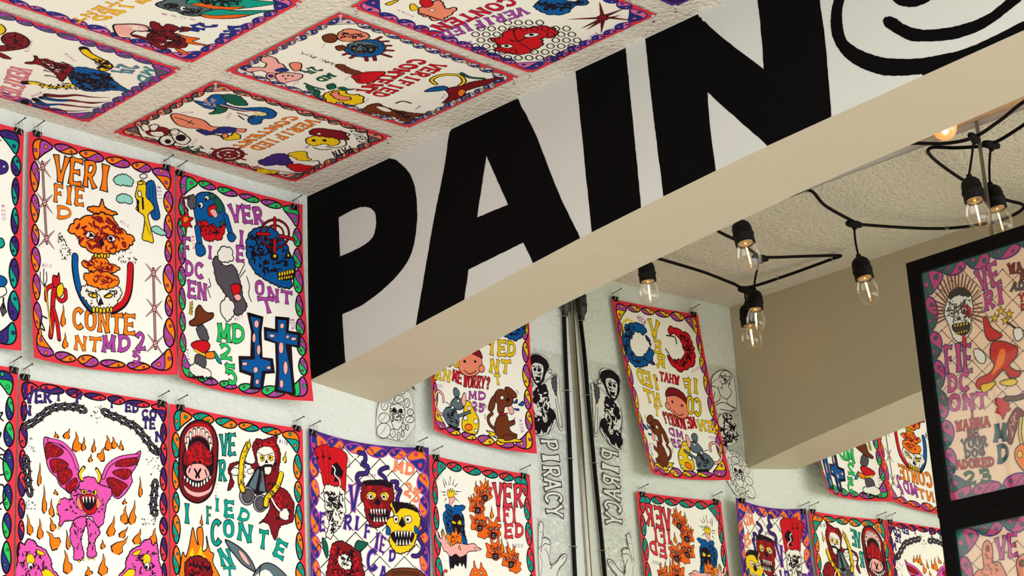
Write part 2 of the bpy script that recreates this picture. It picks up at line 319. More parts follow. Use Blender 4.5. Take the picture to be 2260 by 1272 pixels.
ART['L1'] = '''T|v|k|VER|41 137 213 107 38 67
T|v|k|I|241 95 268 89 240 51
T|v|k|F|367 88 411 82 366 34
T|v|k|I|597 84 620 81 596 49
T|v|k|ED|702 92 793 85 701 44
T|v|k|N|25 210 80 202 24 159
T|v|k|CO|814 114 917 104 813 70
T|v|k|TE|821 177 909 167 820 123
T|v|k|N|910 246 969 237 910 192
L|k|21|0|116 229 113 241 95 257 70 272 48 280 36 278 39 267 57 250 82 236 105 227 116 229
L|D|9|0|116 229 113 241 95 257 70 272 48 280 36 278 39 267 57 250 82 236 105 227 116 229
L|k|14|1|82 262 100 278
L|k|14|1|70 245 65 222
L|k|21|0|163 182 163 192 152 210 133 228 115 239 103 240 102 229 114 211 132 193 151 182 163 182
L|D|9|0|163 182 163 192 152 210 133 228 115 239 103 240 102 229 114 211 132 193 151 182 163 182
L|k|14|1|141 218 164 228
L|k|14|1|125 204 112 184
L|k|21|0|218 139 217 150 203 167 182 184 162 193 151 192 152 182 165 165 186 148 206 138 218 139
L|D|9|0|218 139 217 150 203 167 182 184 162 193 151 192 152 182 165 165 186 148 206 138 218 139
L|k|14|1|191 174 212 186
L|k|14|1|177 158 167 137
L|k|21|0|274 124 269 134 253 144 232 151 213 152 205 147 209 137 225 126 247 120 265 119 274 124
L|D|10|0|274 124 269 134 253 144 232 151 213 152 205 147 209 137 225 126 247 120 265 119 274 124
L|k|14|1|242 146 253 166
L|k|14|1|236 125 236 101
L|k|21|0|330 117 323 126 306 134 285 137 267 134 260 127 267 118 284 111 305 108 323 110 330 117
L|D|10|0|330 117 323 126 306 134 285 137 267 134 260 127 267 118 284 111 305 108 323 110 330 117
L|k|14|1|295 133 302 156
L|k|14|1|295 111 300 87
L|k|21|0|386 115 379 123 361 129 339 130 322 126 316 119 324 110 341 104 363 103 380 107 386 115
L|D|10|0|386 115 379 123 361 129 339 130 322 126 316 119 324 110 341 104 363 103 380 107 386 115
L|k|14|1|350 128 354 151
L|k|14|1|352 106 360 81
L|k|21|0|437 130 428 136 410 137 390 132 376 123 373 113 383 107 401 106 421 111 435 120 437 130
L|D|10|0|437 130 428 136 410 137 390 132 376 123 373 113 383 107 401 106 421 111 435 120 437 130
L|k|14|1|401 132 396 157
L|k|14|1|410 111 425 89
L|k|22|0|603 132 593 138 576 137 558 129 546 119 546 109 556 103 573 104 591 112 603 122 603 132
L|D|10|0|603 132 593 138 576 137 558 129 546 119 546 109 556 103 573 104 591 112 603 122 603 132
L|k|14|1|568 131 559 155
L|k|14|1|581 110 599 90
L|k|22|0|663 138 654 146 634 148 612 146 595 138 591 129 600 122 620 119 642 122 659 129 663 138
L|D|10|0|663 138 654 146 634 148 612 146 595 138 591 129 600 122 620 119 642 122 659 129 663 138
L|k|14|1|624 145 622 169
L|k|14|1|630 123 643 99
L|k|22|0|722 163 710 168 689 166 667 157 651 145 649 135 661 130 682 132 704 141 720 153 722 163
L|D|10|0|722 163 710 168 689 166 667 157 651 145 649 135 661 130 682 132 704 141 720 153 722 163
L|k|14|1|679 159 671 184
L|k|14|1|692 138 711 118
L|k|22|0|781 175 770 181 750 182 728 177 711 168 708 159 718 152 738 151 761 156 777 165 781 175
L|D|10|0|781 175 770 181 750 182 728 177 711 168 708 159 718 152 738 151 761 156 777 165 781 175
L|k|14|1|740 178 736 203
L|k|14|1|749 156 764 133
L|k|22|0|827 224 814 225 795 214 777 197 766 179 768 168 781 167 800 177 818 194 829 212 827 224
L|D|10|0|827 224 814 225 795 214 777 197 766 179 768 168 781 167 800 177 818 194 829 212 827 224
L|k|14|1|788 204 771 226
L|k|14|1|807 187 833 174
L|k|22|0|875 270 862 270 842 260 824 242 814 224 816 213 828 212 848 223 866 240 876 258 875 270
L|D|10|0|875 270 862 270 842 260 824 242 814 224 816 213 828 212 848 223 866 240 876 258 875 270
L|k|14|1|835 249 819 272
L|k|14|1|855 233 881 220
L|k|22|0|915 316 903 316 885 306 869 288 861 270 864 258 876 258 894 269 910 287 918 305 915 316
L|D|10|0|915 316 903 316 885 306 869 288 861 270 864 258 876 258 894 269 910 287 918 305 915 316
L|k|14|1|879 295 861 316
L|k|14|1|900 280 927 268
L|k|22|0|943 301 942 310 934 317 923 321 912 319 907 312 908 303 916 295 928 292 938 294 943 301
L|D|10|0|943 301 942 310 934 317 923 321 912 319 907 312 908 303 916 295 928 292 938 294 943 301
L|k|14|1|928 317 936 339
L|k|14|1|923 296 920 272
L|k|21|0|62 503 52 499 45 485 42 467 45 451 53 443 63 447 70 460 73 479 70 495 62 503
L|D|9|0|62 503 52 499 45 485 42 467 45 451 53 443 63 447 70 460 73 479 70 495 62 503
L|k|13|1|46 475 21 486
L|k|13|1|69 470 95 469
L|k|21|0|69 561 59 556 51 540 49 518 52 499 60 490 70 495 77 512 80 534 77 553 69 561
L|D|9|0|69 561 59 556 51 540 49 518 52 499 60 490 70 495 77 512 80 534 77 553 69 561
L|k|13|1|52 528 28 539
L|k|13|1|76 523 102 524
L|k|21|0|75 608 66 604 58 591 56 572 59 556 67 549 77 553 84 566 87 585 83 601 75 608
L|D|9|0|75 608 66 604 58 591 56 572 59 556 67 549 77 553 84 566 87 585 83 601 75 608
L|k|13|1|59 581 34 591
L|k|13|1|83 576 109 575
L|k|21|0|88 666 78 662 69 645 64 624 66 605 73 596 83 600 92 616 97 638 96 657 88 666
L|D|9|0|88 666 78 662 69 645 64 624 66 605 73 596 83 600 92 616 97 638 96 657 88 666
L|k|13|1|69 634 45 646
L|k|13|1|92 628 119 627
L|k|22|0|905 544 896 538 892 522 894 502 902 486 912 479 920 485 924 501 922 521 915 537 905 544
L|D|10|0|905 544 896 538 892 522 894 502 902 486 912 479 920 485 924 501 922 521 915 537 905 544
L|k|14|1|896 512 868 518
L|k|14|1|921 511 947 516
L|k|22|0|899 607 890 600 886 581 889 557 896 538 906 530 915 537 919 556 916 580 909 599 899 607
L|D|10|0|899 607 890 600 886 581 889 557 896 538 906 530 915 537 919 556 916 580 909 599 899 607
L|k|14|1|890 569 863 576
L|k|14|1|915 568 941 573
L|k|22|0|893 657 885 651 881 635 883 615 890 599 900 593 909 599 913 615 911 635 903 651 893 657
L|D|10|0|893 657 885 651 881 635 883 615 890 599 900 593 909 599 913 615 911 635 903 651 893 657
L|k|14|1|884 625 857 631
L|k|14|1|909 625 936 630
L|k|22|0|913 689 903 689 892 681 886 668 886 655 892 647 902 647 913 655 920 668 920 681 913 689
L|D|10|0|913 689 903 689 892 681 886 668 886 655 892 647 902 647 913 655 920 668 920 681 913 689
L|k|14|1|891 673 868 688
L|k|14|1|914 662 941 654
S|k|14|11|459 83 539 82 530 185 461 185
S|k|14|10|23 306 95 335 119 421 31 422
S|k|14|11|846 360 975 324 975 406 859 461
S|k|14|10|49 693 126 693 139 740 50 741
S|k|14|11|814 709 928 708 906 741 826 758
B|h|k|6|2|167 325 228 327 273 351 330 378 376 417 389 465 413 522 397 574 348 619 314 603 274 578 256 541 211 507 187 451
B|d|k|4|2|182 353 240 355 297 383 264 417 208 429 184 442
B|d|k|4|2|209 448 275 430 332 458 288 488 233 514
B|d|k|4|2|261 506 333 477 356 519 302 575 273 559
B|d|k|4|2|313 583 379 526 391 564 347 614
S|R|14|15|182 353 240 355 297 383 264 417 208 429 184 442
S|R|14|15|209 448 275 430 332 458 288 488 233 514
S|R|14|15|261 506 333 477 356 519 302 575 273 559
S|R|14|15|313 583 379 526 391 564 347 614
B|h|k|6|2|811 318 776 337 718 355 660 372 604 409 570 454 548 506 538 548 584 572 653 615 698 590 732 546 755 503 748 463 788 397
B|d|k|4|2|788 362 741 362 672 391 638 425 719 421 782 398
B|d|k|4|2|622 468 673 441 742 438 737 475 697 499
B|d|k|4|2|583 512 628 497 720 527 698 560 653 605 606 560
S|R|14|15|788 362 741 362 672 391 638 425 719 421 782 398
S|R|14|15|622 468 673 441 742 438 737 475 697 499
S|R|14|15|583 512 628 497 720 527 698 560 653 605 606 560
L|k|27|0|200 331 284 339 353 390 389 465
L|h|18|0|200 331 284 339 353 390 389 465
L|k|26|0|560 505 593 431 672 376 788 346
L|h|16|0|560 505 593 431 672 376 788 346
B|h|k|6|6|397 584 413 537 458 512 503 517 538 548 606 560 619 599 585 652 575 703 565 763 532 796 503 770 497 741 440 742 385 772 318 779 280 822 284 763 267 736 271 686 304 653 360 657 353 618
B|h|k|6|6|385 762 452 745 442 815 421 876 434 933 440 981 401 994 379 986 377 928 354 882 358 814
B|h|k|6|6|458 755 514 778 544 825 516 867 511 906 524 954 490 976 465 959 472 900 471 851
S|k|34|19|369 577 561 565 564 704 452 735 317 730
S|k|14|15|368 783 441 776 422 934 389 937
S|k|12|15|475 782 521 807 506 926 478 909
L|k|23|0|422 536 403 503 432 460
L|y|14|0|422 531 407 503 429 465
L|k|23|0|529 534 539 497 516 460
L|y|14|0|528 529 537 498 517 465
B|y|k|4|0|419 596 448 588 451 612 426 615
B|y|k|4|0|482 604 516 580 519 605 494 612
E|k|k|4|437 602 443 601 437 609
E|k|k|4|500 598 506 597 501 605
B|R|k|5|0|415 631 471 610 517 625 535 657 513 709 474 728 440 712 422 680
B|k|k|3|0|427 640 511 635 501 681 468 704 439 688
B|s|k|3|3|399 633 416 670 428 708 406 701 388 664
B|s|k|3|3|523 624 551 656 529 688 518 659
L|k|17|1|431 634 434 668
L|w|11|1|431 634 434 666
L|k|17|1|451 632 454 666
L|w|11|1|451 632 454 664
L|k|17|1|474 629 477 664
L|w|11|1|474 629 477 662
L|k|17|1|497 627 500 661
L|w|11|1|497 627 499 659
L|k|15|1|277 686 281 651
L|y|8|1|277 686 281 651
L|k|15|1|267 745 261 717
L|y|8|1|267 745 261 717
L|k|15|1|280 812 275 842
L|y|8|1|280 812 275 842
L|k|15|1|451 721 429 733
L|y|8|1|451 721 429 733
L|k|15|1|412 993 418 1012
L|y|8|1|412 993 418 1012
L|k|15|1|435 981 448 999
L|y|8|1|435 981 448 999
L|k|15|1|479 972 474 992
L|y|8|1|479 972 474 992
L|k|15|1|507 970 515 989
L|y|8|1|507 970 515 989
F|o|k|27|250 314 240 275
F|o|k|42|306 311 332 243
F|o|k|64|387 376 372 257
F|o|k|30|426 366 429 280
F|o|k|28|494 367 496 281
F|o|k|28|473 425 477 374
F|o|k|54|535 408 567 323
F|o|k|58|602 339 577 250
F|o|k|43|637 324 618 255
F|o|k|33|677 329 676 268
F|o|k|25|144 604 145 466
F|o|k|31|183 755 174 590
F|o|k|35|228 769 226 662
F|o|k|27|253 640 249 606
F|o|k|41|98 885 67 768
F|o|k|41|159 902 151 783
F|o|k|42|247 845 217 770
F|o|k|83|277 938 197 850
F|o|k|27|344 941 325 827
F|o|k|26|813 593 806 467
F|o|k|53|701 760 716 648
F|o|k|47|752 760 773 612
F|o|k|28|705 645 704 609
F|o|k|53|611 843 638 716
F|o|k|38|679 842 729 772
F|o|k|53|781 872 814 774
F|o|k|49|894 858 911 761
F|o|k|74|635 934 730 827
F|o|k|31|568 916 561 862
F|o|k|62|347 1076 316 944
F|o|k|52|481 1076 469 1022
F|o|k|63|570 1069 568 940
B|h|k|7|6|13 1135 17 1031 32 935 54 947 76 911 115 916 143 942 188 957 229 1010 235 1057 275 1111
S|k|26|23|33 973 177 967 213 1050 214 1116 36 1133
B|y|k|4|2|72 1002 105 989 123 1020 101 1056 76 1044
E|w|k|4|96 1056 112 1055 96 1077
E|k|k|4|99 1063 106 1062 99 1071
B|y|k|4|0|133 962 172 968 189 985 150 989
B|y|k|4|3|174 1073 213 1064 247 1087 270 1111 192 1118
B|h|k|7|6|938 1060 933 950 917 851 894 868 871 835 832 848 804 880 759 904 720 967 715 1016 677 1078
S|k|26|23|917 891 770 913 737 1005 738 1074 916 1061
B|y|k|4|2|877 929 843 922 826 958 849 991 874 974
E|w|k|4|855 991 871 990 855 1013
E|k|k|4|851 998 858 998 851 1007
B|y|k|4|0|815 899 776 913 759 934 798 931
B|y|k|4|3|776 1021 737 1020 704 1049 682 1078 760 1072'''
ART['L2'] = '''T|t|k|VE|369 254 487 229 369 130
T|t|k|R|358 408 407 403 358 290
T|t|k|I|327 601 363 596 327 529
T|t|k|I|104 708 147 702 104 600
T|t|k|E|401 625 471 623 403 537
T|t|k|D|496 629 575 642 521 562
T|t|k|F|265 690 298 686 266 592
T|t|k|C|297 810 368 792 298 672
T|t|k|O|392 749 465 745 392 658
T|t|k|N|492 755 595 761 504 659
T|t|k|T|649 792 714 794 662 686
T|t|k|E|758 812 833 841 792 723
T|t|k|N|378 928 464 914 351 841
T|t|k|T|393 1006 485 996 388 940
T|v|-|#178|813 114 881 122 816 90
T|v|-|#177|341 519 358 426 327 521
B|d|k|12|0|136 104 206 64 271 66 320 99 349 168 349 259 342 351 327 435 293 512 228 564 163 571 99 541 67 475 65 387 70 279 83 177
B|R|k|3|0|115 162 152 106 217 79 282 87 309 138 314 219 239 213 153 228 105 254
B|p|k|5|0|105 191 142 130 206 101 271 103 309 156 314 219 293 195 249 166 196 162 142 194 115 248
B|k|k|5|0|112 253 142 203 201 170 260 178 293 223 315 246 320 327 298 403 239 448 153 453 105 416 89 329
B|d|k|4|4|112 271 206 192 287 242 309 311 260 337 207 291 142 356 99 345
S|R|26|30|121 270 206 219 293 250 293 313 142 347
B|p|k|6|0|115 396 142 351 190 334 244 332 287 369 282 406 207 440 142 432
L|k|14|0|180 372 196 396 190 420
L|k|14|0|223 365 207 395 212 416
L|k|9|0|137 401 148 368
L|k|9|0|271 398 255 360
B|d|k|4|0|89 436 131 509 206 507 271 488 320 409 314 473 249 541 153 551 99 506
B|p|k|4|0|99 479 153 506 217 505 282 478 309 438 293 494 206 538 126 524
L|k|26|1|122 228 124 282
L|w|17|1|122 232 124 273
L|k|26|1|130 190 132 244
L|w|17|1|130 193 132 235
L|k|26|1|149 156 151 210
L|w|17|1|149 159 151 201
L|k|26|1|177 130 178 185
L|w|17|1|177 134 178 176
L|k|26|1|209 117 210 172
L|w|17|1|209 121 210 163
L|k|26|1|242 119 241 174
L|w|17|1|242 122 241 165
L|k|26|1|270 135 269 190
L|w|17|1|270 138 269 180
L|k|26|1|290 162 288 217
L|w|17|1|290 166 288 208
L|k|26|1|298 198 296 253
L|w|17|1|298 202 296 244
E|w|k|5|107 433 115 432 107 446
E|w|k|5|127 446 136 444 127 463
E|w|k|5|148 456 156 455 148 473
E|w|k|5|168 464 177 462 168 481
E|w|k|5|189 466 197 465 189 483
E|w|k|5|209 463 218 461 209 480
E|w|k|5|230 454 238 453 230 471
E|w|k|5|250 440 259 439 250 458
E|w|k|5|271 423 280 422 271 440
E|w|k|5|292 404 300 403 292 417
B|d|k|6|5|613 155 645 113 689 112 735 96 802 71 791 112 813 147 823 211 805 297 821 351 809 390 865 411 919 480 917 535 905 601 816 638 787 705 770 729 749 691 728 638 684 625 657 641 706 595 740 527 720 437 687 349 632 319 577 271 489 293 445 336 456 380 467 424 423 466 445 382 429 347 445 299 511 276 577 281 633 264 622 210
S|k|50|24|645 141 791 103 800 242 754 378 864 439 894 566 794 613 752 489 709 365 643 318
B|R|k|3|3|667 138 757 107 790 150 801 223 773 199 734 157 667 166
S|R|16|24|775 431 886 474 861 587 784 568
B|w|k|5|4|644 197 678 160 745 148 776 180 778 236 755 276 749 309 727 326 704 319 694 283 660 279 647 243
B|y|k|4|0|669 217 694 207 700 236 675 247
B|y|k|4|0|728 205 765 205 761 233 735 233
E|k|k|4|685 226 692 225 685 234
E|k|k|4|745 217 751 217 744 225
G|k|k|4|0|705 254 716 232 727 251
L|k|4|0|653 196 698 209 717 201 773 182
L|k|18|0|682 290 705 273 755 266
G|k|k|4|0|563 420 649 285 666 287 693 293 714 438 642 465
G|e|k|4|0|576 414 649 294 663 315 631 439
G|e|k|4|0|655 436 675 300 690 312 708 439
L|k|8|0|604 360 632 319
L|k|6|0|670 388 679 332
E|q|k|6|567 479 624 472 567 538
E|D|k|6|572 479 613 473 571 522
E|q|k|6|666 513 719 506 665 569
E|D|k|6|666 515 703 511 665 558
L|k|44|0|578 156 550 211 533 259 522 334 521 408 538 451
L|y|30|0|580 152 550 211 533 259 522 334 521 408 536 447
S|k|26|14|544 184 578 179 543 441 510 418
L|k|45|0|827 313 804 372 770 422 719 474 707 521
L|y|30|0|827 309 804 372 770 422 719 474 707 517
S|k|20|14|787 374 821 370 741 490 708 476
F|y|k|30|578 179 589 117
F|y|k|27|851 236 869 159
B|w|k|5|4|445 345 473 318 505 323 500 356 467 365
B|w|k|4|3|571 323 594 306 621 307 610 331 582 340
L|k|20|0|752 475 785 522 828 554
L|w|12|0|752 475 785 522 828 554
B|w|k|5|6|806 566 840 530 868 527 878 567 866 596 827 595
B|o|k|7|0|84 1041 74 973 91 884 113 908 140 834 165 726 184 785 205 826 195 739 233 716 243 786 237 857 270 835 265 765 292 850 319 865 313 918 356 984 345 1011
B|y|-|4|0|140 896 164 849 178 891 205 870 227 823 237 875 259 889 237 910 161 928
B|d|k|7|6|107 961 140 913 205 892 259 907 297 938 291 1017 128 1036
S|k|30|29|129 932 280 922 280 1018 139 1035
S|R|14|23|129 932 280 922 280 1018 139 1035
F|o|k|20|227 708 233 637
B|e|k|8|0|406 770 487 792 551 829 605 886 626 938 594 932 529 903 475 855 432 816
B|p|k|4|0|503 817 551 847 589 906 551 892 513 851
B|e|k|7|0|626 938 681 887 735 878 799 903 851 962 625 982
L|w|39|0|636 981 701 939 744 971
L|k|8|0|653 962 664 894'''
ART['L3'] = '''L|k|6|0|91 98 183 150
L|k|6|0|91 98 -6 193
E|k|k|3|91 98 96 97 91 102
L|k|6|0|311 52 398 111
L|k|6|0|311 52 218 143
E|k|k|3|311 52 315 51 311 55
L|k|6|0|519 20 602 85
L|k|6|0|519 20 431 106
E|k|k|3|519 20 523 19 519 23
L|k|5|0|718 1 797 72
L|k|6|0|718 1 634 82
E|k|k|3|718 1 722 1 718 5
L|k|5|0|908 -5 984 69
L|k|5|0|908 -5 827 71
E|k|k|3|908 -5 912 -5 908 -2
L|k|6|0|201 154 290 210
L|k|6|0|201 154 106 246
E|k|k|3|201 154 205 153 200 157
L|k|6|0|414 116 499 179
L|k|6|0|414 116 324 204
E|k|k|3|414 116 418 116 414 120
L|k|6|0|617 92 698 160
L|k|6|0|617 92 531 175
E|k|k|3|617 92 622 92 617 95
L|k|5|0|812 79 889 151
L|k|5|0|812 79 729 158
E|k|k|3|812 79 816 79 812 83
L|k|6|0|88 258 179 311
L|k|6|0|88 258 -9 351
E|k|k|3|88 258 92 257 88 261
L|k|6|0|306 215 393 274
L|k|6|0|306 215 214 304
E|k|k|3|306 215 311 214 306 218
L|k|6|0|515 185 597 250
L|k|6|0|515 185 426 270
E|k|k|3|515 185 519 184 515 188
L|k|5|0|713 167 792 236
L|k|6|0|713 167 629 247
E|k|k|3|713 167 717 167 713 170
L|k|5|0|904 159 980 233
L|k|5|0|904 159 823 235
E|k|k|3|904 159 908 159 904 163
L|k|6|0|196 315 285 372
L|k|6|0|196 315 102 405
E|k|k|3|196 315 201 314 196 319
L|k|6|0|409 280 494 342
L|k|6|0|409 280 319 366
E|k|k|3|409 280 414 280 409 283
L|k|6|0|613 257 694 324
L|k|6|0|613 257 526 339
E|k|k|3|613 257 617 256 613 260
L|k|5|0|807 244 885 315
L|k|5|0|807 244 725 322
E|k|k|3|807 244 811 244 807 247
L|k|6|0|84 416 174 470
L|k|6|0|84 416 -13 506
E|k|k|3|84 416 88 416 84 420
L|k|6|0|302 377 388 437
L|k|6|0|302 377 209 464
E|k|k|3|302 377 306 376 302 380
L|k|6|0|510 349 592 414
L|k|6|0|510 349 421 432
E|k|k|3|510 349 514 348 510 352
L|k|5|0|709 331 788 400
L|k|6|0|709 331 624 411
E|k|k|3|709 331 713 331 709 334
L|k|5|0|900 323 977 395
L|k|5|0|900 323 819 399
E|k|k|3|900 323 904 323 900 326
L|k|6|0|191 475 280 532
L|k|6|0|191 475 97 563
E|k|k|3|191 475 196 474 191 478
L|k|6|0|404 443 489 505
L|k|6|0|404 443 314 527
E|k|k|3|404 443 409 442 404 446
L|k|6|0|608 420 689 487
L|k|6|0|608 420 521 501
E|k|k|3|608 420 612 420 608 424
L|k|5|0|804 407 882 477
L|k|5|0|804 407 720 485
E|k|k|3|804 407 807 407 803 411
L|k|6|0|79 574 169 628
L|k|6|0|79 574 -16 661
E|k|k|3|79 574 84 573 79 577
L|k|6|0|296 538 383 598
L|k|6|0|296 538 204 623
E|k|k|3|296 538 301 537 296 541
L|k|6|0|505 511 587 576
L|k|6|0|505 511 416 594
E|k|k|3|505 511 509 511 505 515
L|k|5|0|705 494 785 562
L|k|5|0|705 494 620 573
E|k|k|3|705 494 709 494 705 497
L|k|5|0|897 485 974 556
L|k|5|0|897 485 815 560
E|k|k|3|897 485 901 485 897 488
L|k|6|0|186 634 274 691
L|k|6|0|186 634 93 719
E|k|k|3|186 634 191 633 186 637
L|k|6|0|399 604 483 666
L|k|6|0|399 604 308 687
E|k|k|3|399 604 403 603 399 607
L|k|6|0|603 582 685 649
L|k|6|0|603 582 516 663
E|k|k|3|603 582 607 582 603 586
L|k|5|0|800 569 879 638
L|k|5|0|800 569 716 646
E|k|k|3|800 569 804 569 800 573
L|k|6|0|75 729 164 785
L|k|6|0|75 729 -20 814
E|k|k|3|75 729 79 729 75 733
L|k|6|0|291 697 377 758
L|k|6|0|291 697 199 780
E|k|k|3|291 697 295 696 291 700
L|k|6|0|499 672 582 737
L|k|6|0|499 672 410 754
E|k|k|3|499 672 504 672 499 676
L|k|5|0|700 656 781 723
L|k|5|0|700 656 615 734
E|k|k|3|700 656 704 655 700 659
L|k|5|0|894 646 973 715
L|k|5|0|894 646 812 721
E|k|k|3|894 646 898 646 894 649
L|k|6|0|181 791 269 849
L|k|6|0|181 791 88 874
E|k|k|3|181 791 186 790 181 794
L|k|6|0|393 764 478 826
L|k|6|0|393 764 303 845
E|k|k|3|393 764 398 763 393 767
L|k|5|0|598 743 680 809
L|k|6|0|598 743 511 823
E|k|k|3|598 743 602 743 598 747
L|k|5|0|796 730 876 798
L|k|5|0|796 730 712 807
E|k|k|3|796 730 800 730 796 733
L|k|6|0|70 884 159 941
L|k|6|0|70 884 -24 966
E|k|k|3|70 884 74 883 70 887
L|k|6|0|285 855 371 916
L|k|6|0|285 855 193 937
E|k|k|3|285 855 290 855 285 858
L|k|6|0|494 832 577 896
L|k|6|0|494 832 405 913
E|k|k|3|494 832 498 832 494 836
L|k|5|0|696 816 777 882
L|k|5|0|696 816 610 894
E|k|k|3|696 816 700 816 696 819
L|k|5|0|892 805 971 873
L|k|5|0|892 805 809 881
E|k|k|3|892 805 896 805 892 808
T|n|m|V|342 470 417 458 358 306
T|n|m|E|83 637 134 628 92 527
T|n|m|RI|295 595 445 580 308 511
T|n|m|F|469 630 522 629 483 547
T|n|m|IE|551 680 632 722 570 583
T|n|m|D|672 764 723 757 679 698
T|n|m|C|481 850 567 826 487 727
T|n|m|A|586 894 648 889 594 811
T|s|o|MD|723 162 884 189 735 94
T|s|o|25|803 309 918 381 820 233
T|m|-|#258|508 228 581 217 509 208
T|m|-|#258|872 798 950 823 878 784
T|v|-|#257|369 184 368 117 353 186
B|R|k|5|0|51 125 161 66 183 77 266 73 342 101 334 198 325 315 313 359 220 366 136 349 110 265 78 191
L|k|4|0|114 101 159 337
L|k|4|0|171 88 182 324
T|k|-|6|58 159 74 155 58 131
T|k|-|6|123 140 139 137 123 111
T|k|-|6|185 139 200 136 185 110
E|k|k|4|76 175 85 173 76 185
E|k|k|4|132 154 142 152 132 164
E|k|k|4|190 154 199 152 190 164
G|k|k|3|0|208 196 250 167 280 191 306 219 289 264 262 252 255 294 222 300 234 265 198 255
L|k|17|0|208 196 235 215 229 250 256 269 277 290 270 333
L|w|9|0|208 196 235 215 229 250 256 269 277 290 270 333
B|w|k|6|8|136 357 176 329 232 331 276 324 313 359 311 417 315 465 291 543 245 606 211 636 182 676 155 669 144 654 174 577 154 524 139 446
S|k|90|25|147 372 297 361 299 468 257 588 178 649 165 522
L|k|36|0|444 72 492 74 496 116 474 144 515 155 504 199 440 215 423 251 449 281
L|v|25|0|444 72 492 74 496 116 474 144 515 155 504 199 440 215 423 251 449 281
L|k|33|0|679 144 633 160 612 187 647 210 666 242
L|v|23|0|679 144 633 160 612 187 647 210 666 242
L|k|33|0|711 239 751 240 745 279 774 294 754 337 748 379
L|v|23|0|711 239 751 240 745 279 774 294 754 337 748 379
L|k|32|0|926 472 964 504 954 546 905 588 933 636 942 677 903 719 863 721
L|v|22|0|926 472 964 504 954 546 905 588 933 636 942 677 903 719 863 721
B|d|k|6|6|471 262 565 241 646 235 706 256 720 305 723 355 702 407 680 467 648 519 586 553 545 553 505 515 486 460 482 410 452 372 464 312
B|k|k|3|2|481 264 565 244 646 239 701 256 695 277 605 268 501 283
S|R|50|24|480 294 695 282 693 357 641 411 638 528 556 535 506 482
B|y|k|5|0|494 359 521 322 573 325 577 350 545 378 509 378
B|y|k|5|0|613 330 654 310 684 329 673 363 632 370
E|w|k|4|533 354 554 352 533 375
E|k|k|4|536 354 544 353 535 363
E|w|k|4|641 346 661 344 641 366
E|k|k|4|641 346 649 345 641 354
G|k|k|4|0|565 393 592 357 614 388 591 407
B|k|k|4|0|517 444 580 433 651 431 681 450 639 503 557 514 516 481
B|y|k|7|6|693 382 762 374 841 383 898 406 917 447 925 505 905 547 895 596 874 646 844 680 784 708 734 707 695 672 676 633 687 582 658 535 669 492 720 464 702 415
B|k|k|3|4|713 381 802 376 889 406 912 435 850 416 781 410 741 446 722 414
B|w|k|5|0|715 472 750 466 751 504 724 513
B|w|k|5|0|805 468 849 462 856 495 818 508
E|k|k|4|735 488 743 487 735 496
E|k|k|4|827 485 835 485 827 493
G|k|k|4|0|754 520 785 468 810 521 783 539
B|k|k|5|0|697 581 768 565 856 569 875 589 845 639 755 660 701 622
B|u|k|5|0|652 585 663 534 688 557 687 582 669 596
B|u|k|4|0|884 522 910 547 910 571 885 576 876 552
B|z|k|6|0|110 680 148 710 157 764 145 806 124 777 108 732
B|z|k|6|4|387 709 416 657 458 660 500 664 467 700 413 731
B|d|k|7|8|157 931 154 860 173 778 198 710 253 682 318 685 382 710 434 737 442 809 450 898
S|R|50|32|186 728 403 732 428 900 179 928
S|k|40|32|186 728 403 732 428 900 179 928
B|w|k|6|7|239 793 272 764 326 765 357 802 345 844 301 857 253 839
S|k|20|19|261 782 337 780 335 829 270 837
B|b|k|6|0|660 839 711 815 792 804 882 806 936 828 930 865 653 880
L|k|5|0|690 841 792 826 911 833
L|k|5|0|690 857 791 839 911 849
L|k|19|1|533 439 537 479
L|w|13|1|534 441 538 473
L|k|19|1|556 437 559 477
L|w|13|1|557 439 560 471
L|k|18|1|578 435 580 475
L|w|13|1|579 437 582 469
L|k|18|1|601 433 602 473
L|w|13|1|602 434 603 467
L|k|18|1|624 431 623 471
L|w|13|1|625 433 625 465
L|k|18|1|646 429 645 469
L|w|13|1|647 431 646 463
L|k|19|1|556 517 561 478
L|w|13|1|558 513 562 483
L|k|18|1|581 514 583 476
L|w|13|1|582 511 584 481
L|k|18|1|606 512 606 474
L|w|13|1|607 509 607 479
L|k|18|1|630 510 628 472
L|w|13|1|632 507 629 477
L|k|18|1|655 508 651 470
L|w|13|1|656 505 652 475
L|k|18|1|728 570 730 611
L|w|13|1|729 571 731 606
L|k|18|1|752 568 753 609
L|w|13|1|753 570 754 604
L|k|18|1|776 567 776 608
L|w|13|1|777 568 777 603
L|k|18|1|799 566 798 607
L|w|13|1|800 567 800 602
L|k|18|1|823 564 821 606
L|w|13|1|824 566 822 601
L|k|18|1|847 563 844 605
L|w|13|1|848 565 845 600
L|k|18|1|736 655 742 616
L|w|13|1|737 652 742 620
L|k|18|1|762 653 766 614
L|w|13|1|763 650 766 618
L|k|18|1|788 652 789 613
L|w|13|1|789 649 790 617
L|k|18|1|813 651 813 612
L|w|13|1|814 647 814 616
L|k|18|1|839 649 837 611
L|w|13|1|840 646 838 615'''
